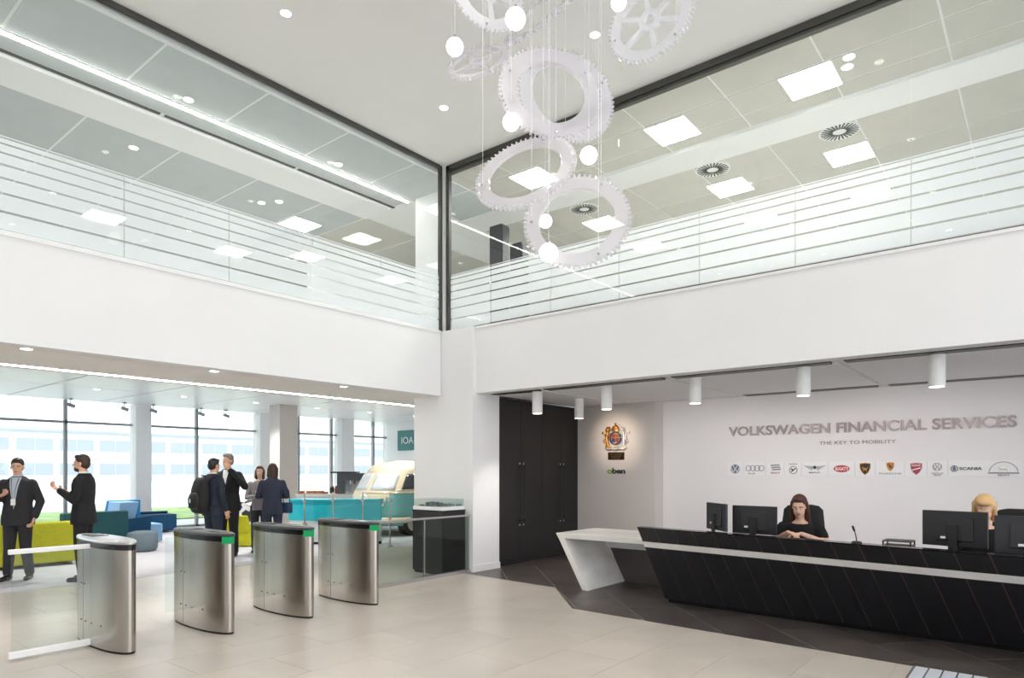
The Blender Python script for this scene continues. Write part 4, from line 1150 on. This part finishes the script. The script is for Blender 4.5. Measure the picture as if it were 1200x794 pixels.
def vpatch(name, mt, j0, j1, z0, z1, off=.006, parent=vn):
    zz = [z0+(z1-z0)*i/5 for i in range(6)]; vs = []; fs = []
    for z in zz:
        L = vloop(z, off); vs += [L[j % nn] for j in range(j0, j1+1)]
    k = j1-j0+1
    for i in range(5):
        for j in range(k-1): fs.append((i*k+j, i*k+j+1, (i+1)*k+j+1, (i+1)*k+j))
    o = MB().add(vs, fs).build(name, mt, parent, smooth=60)
    s_ = o.modifiers.new('solid', 'SOLIDIFY'); s_.thickness = .012; s_.offset = -1
    return o
vpatch('windscreen_pane', 'van_screen_reflection', 5, 14, 1.12, 1.54); vpatch('windscreen_pane', 'van_screen_reflection', nn-9, nn+3, 1.12, 1.54)
vpatch('side_window', 'van_glass_tint', 16, 23, 1.14, 1.52); vpatch('side_window', 'van_glass_tint', 25, 33, 1.14, 1.52); vpatch('side_window', 'van_glass_tint', 35, 43, 1.14, 1.52)
vpatch('window_seal', 'van_trim', 15, 24, 1.115, 1.135, .01); vpatch('belt_moulding', 'van_trim', 2, 50, 1.045, 1.065, .012)
MB().box(1.145, 1.155, -.866, -.85, .40, 1.05).build('door_gap', 'tyre', vn)
vpatch('front_bumper', 'van_cream', -6+112, 112+20, .34, .47, .06); vpatch('sill_strip', 'van_cream', 22, 48, .27, .36, .012)
for s_ in (-1, 1):
    for x in (.85, 3.25):
        wh = MB().cyl((x, s_*.62, .31), (x, s_*.84, .31), .31, n=32).build('wheel', 'tyre', vn, smooth=50)
        MB().cyl((x, s_*.83, .31), (x, s_*.852, .31), .19, n=24).build('hubcap', 'van_trim', wh)
    MB().ell((.10, s_*.55, .82), (.05, .10, .10)).build('headlamp', 'chrome', vn, smooth=60)
MB().lathe([(.15, 0), (.16, .01), (.13, .015)], n=28).xf(Matrix.Translation((.015, 0, .88)) @ Matrix.Rotation(-PI/2, 4, 'Y')).build('nose_emblem', 'van_trim', vn)

# ------------------------------------------------------------------ people
def remesh(m, voxel, it=3):
    me = bpy.data.meshes.new('tmp'); me.from_pydata(m.v, [], m.f); me.update()
    o = bpy.data.objects.new('tmp', me); COL.objects.link(o)
    r = o.modifiers.new('r', 'REMESH'); r.mode = 'VOXEL'; r.voxel_size = voxel
    s_ = o.modifiers.new('s', 'SMOOTH'); s_.factor = .5; s_.iterations = it
    dg = bpy.context.evaluated_depsgraph_get()
    e = bpy.data.meshes.new_from_object(o.evaluated_get(dg))
    bpy.data.objects.remove(o); bpy.data.meshes.remove(me)
    out = MB(); out.add([tuple(v.co) for v in e.vertices], [tuple(p.vertices) for p in e.polygons])
    bpy.data.meshes.remove(e)
    return out
def hand(m, wr, d, nrm_, s_, thumb, curl=.35):
    """palm and five fingers; d along the hand, nrm_ out of the palm, thumb = +-1 side"""
    wr = Vector(wr); d = Vector(d).normalized(); nrm_ = Vector(nrm_); nrm_ = (nrm_-d*d.dot(nrm_)).normalized(); sd = d.cross(nrm_)*thumb
    R = Matrix((sd, d, nrm_)).transposed()
    m.ell(wr+d*.05*s_, (.041*s_, .056*s_, .017*s_), R, 14, 8)
    for k, (off, ln) in enumerate(((.030, .92), (.010, 1.0), (-.010, .94), (-.029, .76))):
        p = wr+d*.088*s_+sd*off*s_; dd = d.copy(); a = 0
        for q, (l, r) in enumerate(((.042, .0092), (.026, .0084), (.022, .0074))):
            a += curl*(1 if q else .6)
            dv = d*math.cos(a)+nrm_*math.sin(a)
            e = p+dv*l*ln*s_; m.capsule(p, e, r*s_, r*.9*s_, 8, 2); p = e
    p = wr+d*.03*s_+sd*.034*s_; dv = (d*.65+sd*.65+nrm_*.35).normalized()
    for l, r in ((.036, .0115), (.03, .0098)):
        e = p+dv*l*s_; m.capsule(p, e, r*s_, r*.9*s_, 8, 2); p = e; dv = (dv+d*.5+nrm_*.25).normalized()
def person(label, loc, heading, H, pose, outfit):
    """figure facing local +Y; right side is +X; joints given for a height of 1.75 m"""
    s_ = H/1.75
    t = thing('person', label, 'person', loc, math.atan2(-heading[0], heading[1]))
    S = lambda p: Vector(p)*s_
    J = dict(hip_r=(.09, 0, .92), hip_l=(-.09, 0, .92), kn_r=(.10, .015, .50), kn_l=(-.10, .015, .50), an_r=(.105, -.02, .085), an_l=(-.105, -.02, .085),
             sh_r=(.178, 0, 1.392), sh_l=(-.178, 0, 1.392), el_r=(.245, -.03, 1.13), el_l=(-.245, -.03, 1.13), wr_r=(.25, .05, .88), wr_l=(-.25, .05, .88), head=(0, .02, 1.635))
    J.update(pose.get('j', {}))
    lean_ = pose.get('lean', 0); sit = pose.get('sit', False); base = Vector((0, 0, .92))
    Rl = Matrix.Rotation(-lean_, 3, 'X'); dz = Vector((0, 0, -.42)) if sit else Vector()
    def up(p): return S(Rl @ (Vector(p)-base)+base+dz)
    def jt(k):
        if k in ('sh_r', 'sh_l', 'head'): return up(J[k])
        if k[:2] in ('el', 'wr'): return S(J[k]) if pose.get('abs_arms') else up(J[k])
        return S(J[k])
    if sit:
        J.update(hip_r=(.09, 0, .50), hip_l=(-.09, 0, .50), kn_r=(.11, .43, .50), kn_l=(-.11, .43, .50), an_r=(.12, .10, .085), an_l=(-.12, .10, .085))
    def loft(m, rows, n=24, p=2.3):
        rs = []
        for z, rx, ry, yo in rows:
            rs.append([up((rx*math.copysign(abs(math.cos(a))**(2/p), math.cos(a)), yo+ry*math.copysign(abs(math.sin(a))**(2/p), math.sin(a)), z)) for a in [2*PI*i/n for i in range(n)]])
        m.rings(rs)
    fem = outfit.get('female', False); k = .92 if fem else 1
    # body
    b = MB()
    loft(b, [(.84, .12, .09, 0), (.90, .155*k, .11, 0), (1.0, .145*k, .10, 0), (1.1, .13*k, .09, 0), (1.25, .15*k, .10, 0), (1.36, .165*k, .095, 0), (1.43, .13*k, .075, 0), (1.47, .065, .06, 0)])
    b.capsule(up((0, -.005, 1.42)), up((0, .01, 1.56)), .058*s_*k*k, .052*s_*k*k)
    for q in 'rl':
        b.capsule(jt('sh_'+q), jt('el_'+q), .052*s_*k, .041*s_*k); b.capsule(jt('el_'+q), jt('wr_'+q), .040*s_*k, .028*s_*k)
        b.capsule(jt('hip_'+q), jt('kn_'+q), .082*s_, .056*s_); b.capsule(jt('kn_'+q), jt('an_'+q), .055*s_, .038*s_)
    bm_ = remesh(b, .014, 3)
    # head
    hc = jt('head'); yaw, pitch = pose.get('yaw', 0), pose.get('pitch', 0)
    HR = Matrix.Rotation(yaw, 3, 'Z') @ Matrix.Rotation(-pitch, 3, 'X'); hs = s_*.94
    def hp(p): return hc+HR @ (Vector(p)*hs)
    h = MB()
    h.ell(hp((0, -.012, .035)), (.077*hs, .097*hs, .092*hs), HR); h.ell(hp((0, .022, -.045)), (.060*hs, .070*hs, .078*hs), HR)
    h.ell(hp((0, .055, -.095)), (.032*hs, .03*hs, .028*hs), HR)
    h.capsule(hp((0, .088, .012)), hp((0, .106, -.026)), .009*hs, .014*hs); h.ell(hp((0, .078, .022)), (.05*hs, .016*hs, .012*hs), HR)
    h.capsule(hp((0, 0, -.06)), up((0, -.005, 1.47)), .054*s_*k*k, .056*s_*k*k)
    for e in (-1, 1): h.ell(hp((e*.078, -.005, -.012)), (.012*hs, .02*hs, .032*hs), HR)
    hm = remesh(h, .0075, 2)
    hn = MB()
    for q, sg_ in (('r', 1), ('l', -1)):
        d = jt('wr_'+q)-jt('el_'+q); d = Vector(pose.get('hand_'+q, d))
        hand(hn, jt('wr_'+q), d, pose.get('palm_'+q, (-sg_, .15, 0)), s_*k, pose.get('thumb_'+q, 1), pose.get('curl', .35))
    allm = MB(); allm.add(bm_.v, bm_.f); allm.add(hm.v, hm.f); allm.add(hn.v, hn.f)
    allm.build('body', outfit.get('skin', 'skin'), t, smooth=180)
    for e in (-1, 1):
        MB().ell(hp((e*.031, .083, .0)), (.013*hs, .008*hs, .0075*hs), HR, 12, 8).build('eye', 'eye_white', t, smooth=180)
        MB().ell(hp((e*.031, .0895, .0)), (.006*hs, .004*hs, .006*hs), HR, 10, 6).build('iris', 'eye_dark', t, smooth=180)
        MB().capsule(hp((e*.016, .093, .026)), hp((e*.048, .082, .023)), .005*hs, .004*hs, 8, 2).build('eyebrow', outfit['hair'], t, smooth=180)
    MB().ell(hp((0, .092, -.062)), (.024*hs, .008*hs, .009*hs), HR, 14, 8).build('mouth', 'lips', t, smooth=180)
    # hair
    hr = MB(); style = outfit.get('style', 'short')
    hr.ell(hp((0, -.022, .052)), (.086*hs, .098*hs, .09*hs), HR)
    hr.ell(hp((0, -.05, -.0)), (.079*hs, .07*hs, .085*hs), HR)
    hr.ell(hp((0, .045, .10)), (.058*hs, .042*hs, .034*hs), HR)
    if style == 'bob':
        for e in (-1, 1):
            hr.capsule(hp((e*.07, 0, .03)), hp((e*.083, .012, -.12)), .03*hs, .026*hs); hr.capsule(hp((e*.06, -.04, .03)), hp((e*.065, -.045, -.13)), .045*hs, .036*hs)
        hr.capsule(hp((0, -.06, 0)), hp((0, -.065, -.13)), .065*hs, .05*hs)
    if style == 'long':
        for e in (-1, 1):
            hr.capsule(hp((e*.070, -.01, .045)), hp((e*.088, -.012, -.10)), .026*hs, .024*hs); hr.capsule(hp((e*.088, -.012, -.10)), hp((e*.09, -.02, -.2)), .024*hs, .02*hs)
            hr.capsule(hp((e*.045, -.05, 0)), hp((e*.07, -.06, -.20)), .05*hs, .035*hs)
        hr.capsule(hp((0, -.06, 0)), hp((0, -.07, -.2)), .06*hs, .045*hs)
    remesh(hr, .008, 2).build('hair', outfit['hair'], t, smooth=180)
    if outfit.get('beard'):
        bd = MB(); bd.ell(hp((0, .035, -.085)), (.058*hs, .062*hs, .045*hs), HR); remesh(bd, .008, 2).build('beard', outfit['hair'], t, smooth=180)
    # trousers and shoes
    tr_ = MB(); tk = .95 if fem else 1
    if sit: tr_.ell(S((0, .02, .50)), (.18*s_*k, .15*s_, .11*s_))
    else: loft(tr_, [(.80, .14, .11, 0), (.86, .175*k, .13, 0), (.95, .172*k, .125, 0), (1.03, .155*k, .11, 0)])
    for q in 'rl':
        tr_.capsule(jt('hip_'+q), jt('kn_'+q), .103*s_*tk, .076*s_*tk); tr_.capsule(jt('kn_'+q), jt('an_'+q)+Vector((0, 0, .02)), .075*s_*tk, .063*s_*tk)
        a = jt('an_'+q); sh = MB(); dirx = pose.get('foot_'+q, 0.12 if q == 'r' else -.12)
        sh.capsule((0, -.03, .035), (0, .155, .028), .042, .036, 14, 4); sh.capsule((0, -.03, .05), (0, .02, .075), .04, .045, 14, 4)
        sh.v = [(x, y, max(.0, z)) for x, y, z in sh.v]
        sh.xf(Matrix.Translation((a.x, a.y, a.z-.085*s_)) @ Matrix.Rotation(-dirx, 4, 'Z') @ Matrix.Scale(s_, 4)).build('shoe', 'black_gloss', t, smooth=60)
    remesh(tr_, .013, 3).build('trousers', outfit.get('trousers', 'suit_charcoal'), t, smooth=180)
    # upper garment
    g_ = MB(); kind = outfit.get('top', 'suit'); open_ = kind in ('suit',)
    if kind == 'suit':
        rows = [(.79, .205*k, .145, 0), (.86, .21*k, .148, 0), (.97, .197*k, .138, 0), (1.09, .178*k, .123, .0), (1.22, .192*k, .13, .0), (1.34, .207*k, .128, -.003), (1.42, .19*k, .108, -.008), (1.465, .12*k, .088, -.012), (1.50, .078, .074, -.012)]
        r0, r1, r2, end = .069, .058, .047, .90
    else:
        rows = [(.86, .185*k, .135, 0), (.97, .178*k, .128, 0), (1.09, .160*k, .112, .0), (1.22, .178*k, .128, .006), (1.34, .192*k, .118, 0), (1.415, .17*k, .095, -.004), (1.455, .10*k, .078, -.008)]
        r0, r1, r2, end = .066, .054, .044, .92
    loft(g_, [r for r in rows if not (sit and r[0] < .85)])
    for q in 'rl':
        a, e, w = jt('sh_'+q), jt('el_'+q), jt('wr_'+q)
        if kind == 'tee': g_.capsule(a, a.lerp(e, .52), .068*s_*k, .062*s_*k)
        else:
            g_.capsule(a, e, r0*s_*k, r1*s_*k); g_.capsule(e, e.lerp(w, end), r1*s_*k, r2*s_*k)
    gm = remesh(g_, .013, 3)
    gm.build({'suit': 'jacket', 'tee': 't_shirt'}.get(kind, 'pullover'), outfit['cloth'], t, smooth=180)
    bvh = BVHTree.FromPolygons([Vector(v) for v in gm.v], gm.f)
    fwd = (Rl @ Vector((0, 1, 0))).normalized()
    def decal(name, mt, tri, th=.006, n=10):
        vs = []; idx = {}
        A_, B2, C2 = [Vector(p) for p in tri]
        for lay in (0, 1):
            for i in range(n+1):
                for j in range(n+1-i):
                    p2 = A_+(B2-A_)*i/n+(C2-A_)*j/n
                    o = up((p2.x, 0, p2.y))+fwd*.6
                    hit = bvh.ray_cast(o, -fwd)[0]
                    q2 = hit if hit else up((p2.x, .08, p2.y))
                    idx[(lay, i, j)] = len(vs); vs.append(q2+fwd*(th if lay == 0 else -.006))
        fs = []
        for i in range(n):
            for j in range(n-i):
                fs.append((idx[0, i, j], idx[0, i+1, j], idx[0, i, j+1])); fs.append((idx[1, i, j], idx[1, i, j+1], idx[1, i+1, j]))
                if i+j < n-1:
                    fs.append((idx[0, i+1, j], idx[0, i+1, j+1], idx[0, i, j+1])); fs.append((idx[1, i+1, j], idx[1, i, j+1], idx[1, i+1, j+1]))
        return MB().add(vs, fs).build(name, mt, t, smooth=180)
    if kind == 'suit':
        sw = outfit.get('open', .055); zb = outfit.get('vee', 1.14)
        decal('shirt_front', outfit.get('shirt', 'shirt_white'), ((-sw, 1.485), (sw, 1.485), (0, zb)))
        for e in (-1, 1): decal('lapel', outfit['cloth'], ((e*sw, 1.48), (e*(sw+.045), 1.36), (e*.004, zb-.01)), .011)
        cm_ = MB(); loft(cm_, [(1.475, .066, .066, -.006), (1.50, .064, .064, -.005), (1.525, .061, .060, .0)]); cm_.build('shirt_collar', outfit.get('shirt', 'shirt_white'), t, smooth=60)
    if outfit.get('lanyard'):
        for e in (-1, 1): decal('lanyard', 'lanyard_blue', ((e*.052, 1.47), (e*.040, 1.47), (e*.004, 1.17)), .012)
        o = up((0, .15, 1.13)); MB().box(o.x-.03, o.x+.03, o.y-.003, o.y+.003, o.z-.045, o.z+.045).build('badge', 'paper', t)
    return t, up, jt, hp
IMG_L = (-.629, .777); IMG_R = (.629, -.777); AWAY = (.777, .629); NEAR = (-.777, -.629)
# man with lanyard at the far left
person('man in a dark suit and pale shirt with lanyard at the far left', (3.0, 11.75, 0), (-.6, -.8), 1.77,
       dict(j=dict(el_r=(.27, .03, 1.14), wr_r=(.12, .25, 1.22), el_l=(-.27, -.04, 1.13), wr_l=(-.25, .1, .90), an_r=(.12, .02, .085), an_l=(-.13, -.04, .085)), palm_r=(0, 0, 1), hand_r=(-.8, .5, .3), curl=.6, pitch=.15, yaw=.2),
       dict(hair='hair_dark', cloth='suit_charcoal', trousers='suit_charcoal', open=.075, vee=1.02, lanyard=True, shirt='shirt_grey'))
# bearded man in black, profile to the left
person('bearded man in a black suit seen in profile raising one hand', (3.58, 10.92, 0), (-.80, .60), 1.82,
       dict(j=dict(el_r=(.25, -.0, 1.13), wr_r=(.16, .22, 1.22), el_l=(-.255, .03, 1.13), wr_l=(-.16, .25, 1.27), head=(0, .03, 1.635)), palm_l=(0, 0, 1), palm_r=(0, 0, 1), curl=.6, pitch=-.0),
       dict(hair='hair_brown', cloth='suit_black', trousers='suit_black', beard=True))
# man with backpack
P3 = (5.72, 11.35, 0); H3 = (.95, .15)
p3 = person('man in a navy suit wearing a black backpack, seen from behind', P3, H3, 1.80,
            dict(j=dict(el_r=(.25, -.02, 1.13), wr_r=(.23, .08, .88), el_l=(-.25, -.02, 1.13), wr_l=(-.22, .1, .9)), yaw=.05, pitch=.1),
            dict(hair='hair_dark', cloth='suit_navy', trousers='suit_navy'))[0]
rz3 = math.atan2(-H3[0], H3[1])
bp = thing('backpack', 'bulky black backpack carried by the man in the navy suit', 'backpack', P3, rz3)
m = MB(); rs = []
for z, w, d0, d1 in ((.86, .10, -.22, -.30), (.90, .15, -.15, -.36), (1.0, .17, -.15, -.39), (1.15, .17, -.148, -.38), (1.30, .16, -.15, -.35), (1.42, .14, -.16, -.31), (1.48, .09, -.18, -.27)):
    yc, yr = (d0+d1)/2, (d0-d1)/2
    rs.append([(w*math.copysign(abs(math.cos(a))**.7, math.cos(a)), yc+yr*math.copysign(abs(math.sin(a))**.7, math.sin(a)), z) for a in [2*PI*i/28 for i in range(28)]])
m.rings(rs).build('main_bag', 'backpack_black', bp, smooth=60)
m = MB(); rs = []
for z, w, d1 in ((.93, .09, .36), (.97, .125, .425), (1.12, .13, .435), (1.2, .10, .41), (1.22, .06, .38)):
    rs.append([(w*math.copysign(abs(math.cos(a))**.7, math.cos(a)), -.36-(d1-.36)*math.sin(a) if math.sin(a) > 0 else -.35, z) for a in [2*PI*i/24 for i in range(24)]])
m.rings(rs).build('front_pocket', 'backpack_black', bp, smooth=60)
for e in (-1, 1):
    MB().tube([(e*.10, -.17, 1.40), (e*.115, -.10, 1.50), (e*.12, .0, 1.515), (e*.125, .10, 1.44), (e*.14, .15, 1.30), (e*.16, .14, 1.15), (e*.19, .0, 1.02), (e*.15, -.16, .95)], .018).build('shoulder_strap', 'backpack_black', bp, smooth=60)
MB().tube([(-.03, -.2, 1.47), (-.02, -.21, 1.52), (.02, -.21, 1.52), (.03, -.2, 1.47)], .009).build('grab_handle', 'black_plastic', bp)
MB().box(-.01, .01, -.442, -.432, 1.05, 1.12).build('zip_pull', 'chrome', bp)
# grey-haired man opposite, hand at his mouth
person('grey haired man in a dark suit holding a hand to his mouth', (6.22, 11.78, 0), (-.70, -.55), 1.90,
       dict(j=dict(el_l=(-.33, .10, 1.20), wr_l=(-.10, .20, 1.50), el_r=(.25, 0, 1.12), wr_r=(.12, .24, 1.08)), palm_l=(0, -1, 0), hand_l=(.5, -.1, .8), curl=.6, yaw=-.35),
       dict(hair='hair_grey', cloth='suit_black', trousers='suit_black'))
# woman facing the camera and her companion from behind
person('auburn haired woman in grey knitwear facing her companion', (6.98, 12.0, 0), (-.5, -.75), 1.68,
       dict(j=dict(el_r=(.24, .06, 1.12), wr_r=(.06, .25, 1.15), el_l=(-.24, .06, 1.12), wr_l=(-.04, .26, 1.18)), palm_l=(0, 0, 1), palm_r=(0, 0, 1), curl=.7, yaw=-.1),
       dict(hair='hair_auburn', cloth='grey_knit', trousers='suit_charcoal', style='bob', top='knit', female=True, skin='skin_pale'))
person('brown haired person in a navy jacket seen from behind beside the third turnstile', (6.78, 11.22, 0), (.55, .83), 1.72,
       dict(j=dict(el_r=(.26, .04, 1.14), wr_r=(.05, .24, 1.14), el_l=(-.26, .04, 1.14), wr_l=(-.05, .26, 1.17)), palm_l=(0, 0, 1), palm_r=(0, 0, 1), curl=.7, yaw=.2),
       dict(hair='hair_brown', cloth='suit_navy_b', trousers='suit_navy_b', style='bob', female=True))
hb = thing('handbag', 'small dark blue shoulder bag at the navy jacket', 'handbag', (7.03, 11.14, .80), .3)
box('bag_body', 'lanyard_blue', -.05, .05, -.10, .10, 0, .2, hb, bevel=.02)
MB().tube([(0, -.08, .19), (-.03, -.07, .42), (-.09, 0, .60), (-.03, .07, .42), (0, .08, .19)], .008).build('strap', 'black_plastic', hb)
# receptionists
def seated(label, loc, heading, H, pose, outfit): return person(label, loc, heading, H, dict(pose, sit=True), outfit)
seated('dark haired receptionist in a black t-shirt writing at the desk', (7.80, 2.14, 0), (-1, -.12), 1.78,
       dict(lean=.26, abs_arms=True, j=dict(el_r=(.27, .16, .80), wr_r=(.08, .38, .92), el_l=(-.27, .16, .80), wr_l=(-.04, .36, .91)), palm_l=(0, 0, -1), palm_r=(0, 0, -1), hand_r=(-.7, .6, -.1), hand_l=(.8, .4, -.1), curl=.5, pitch=.28),
       dict(hair='hair_auburn', cloth='black_cotton', trousers='black_cotton', style='long', top='tee', female=True, skin='skin_pale'))
office_chair(7.98, 2.22, PI/2+.12, 'black high-backed chair of the dark haired receptionist', 1.20)
seated('blonde receptionist half hidden behind the right monitors', (7.74, .46, 0), (-1, .1), 1.80,
       dict(lean=.12, j=dict(el_r=(.25, .16, 1.14), wr_r=(.12, .40, 1.14), el_l=(-.25, .16, 1.14), wr_l=(-.12, .40, 1.14)), palm_l=(0, 0, -1), palm_r=(0, 0, -1), pitch=.55, yaw=.15),
       dict(hair='hair_blonde', cloth='black_cotton', trousers='black_cotton', style='bob', top='tee', female=True, skin='skin_pale'))
office_chair(7.98, .26, PI/2-.15, 'black high-backed chair of the blonde receptionist', 1.22)
pad = thing('notepad', 'white notepad under the hands of the dark haired receptionist', 'notepad', (7.36, 2.13, .74), .15)
box('pages', 'paper', -.1, .1, -.075, .075, 0, .012, pad); box('cover_board', 'logo_grey', -.102, .102, -.077, .077, -.0, .002, pad)

# entrance mat of ribbed strips in the beige floor
em = thing('entrance_mat', 'pale grey ribbed entrance mat at the lower right edge', 'mat', (5.6, .2, 0))
box('tray', 'mat_dark', -1.6, .68, -1.9, .66, 0.0, .004, em)
for i in range(26):
    y = .64-.098*i
    box('rib', 'mat_grey', -1.58, .66, y-.085, y, .004, .011, em)
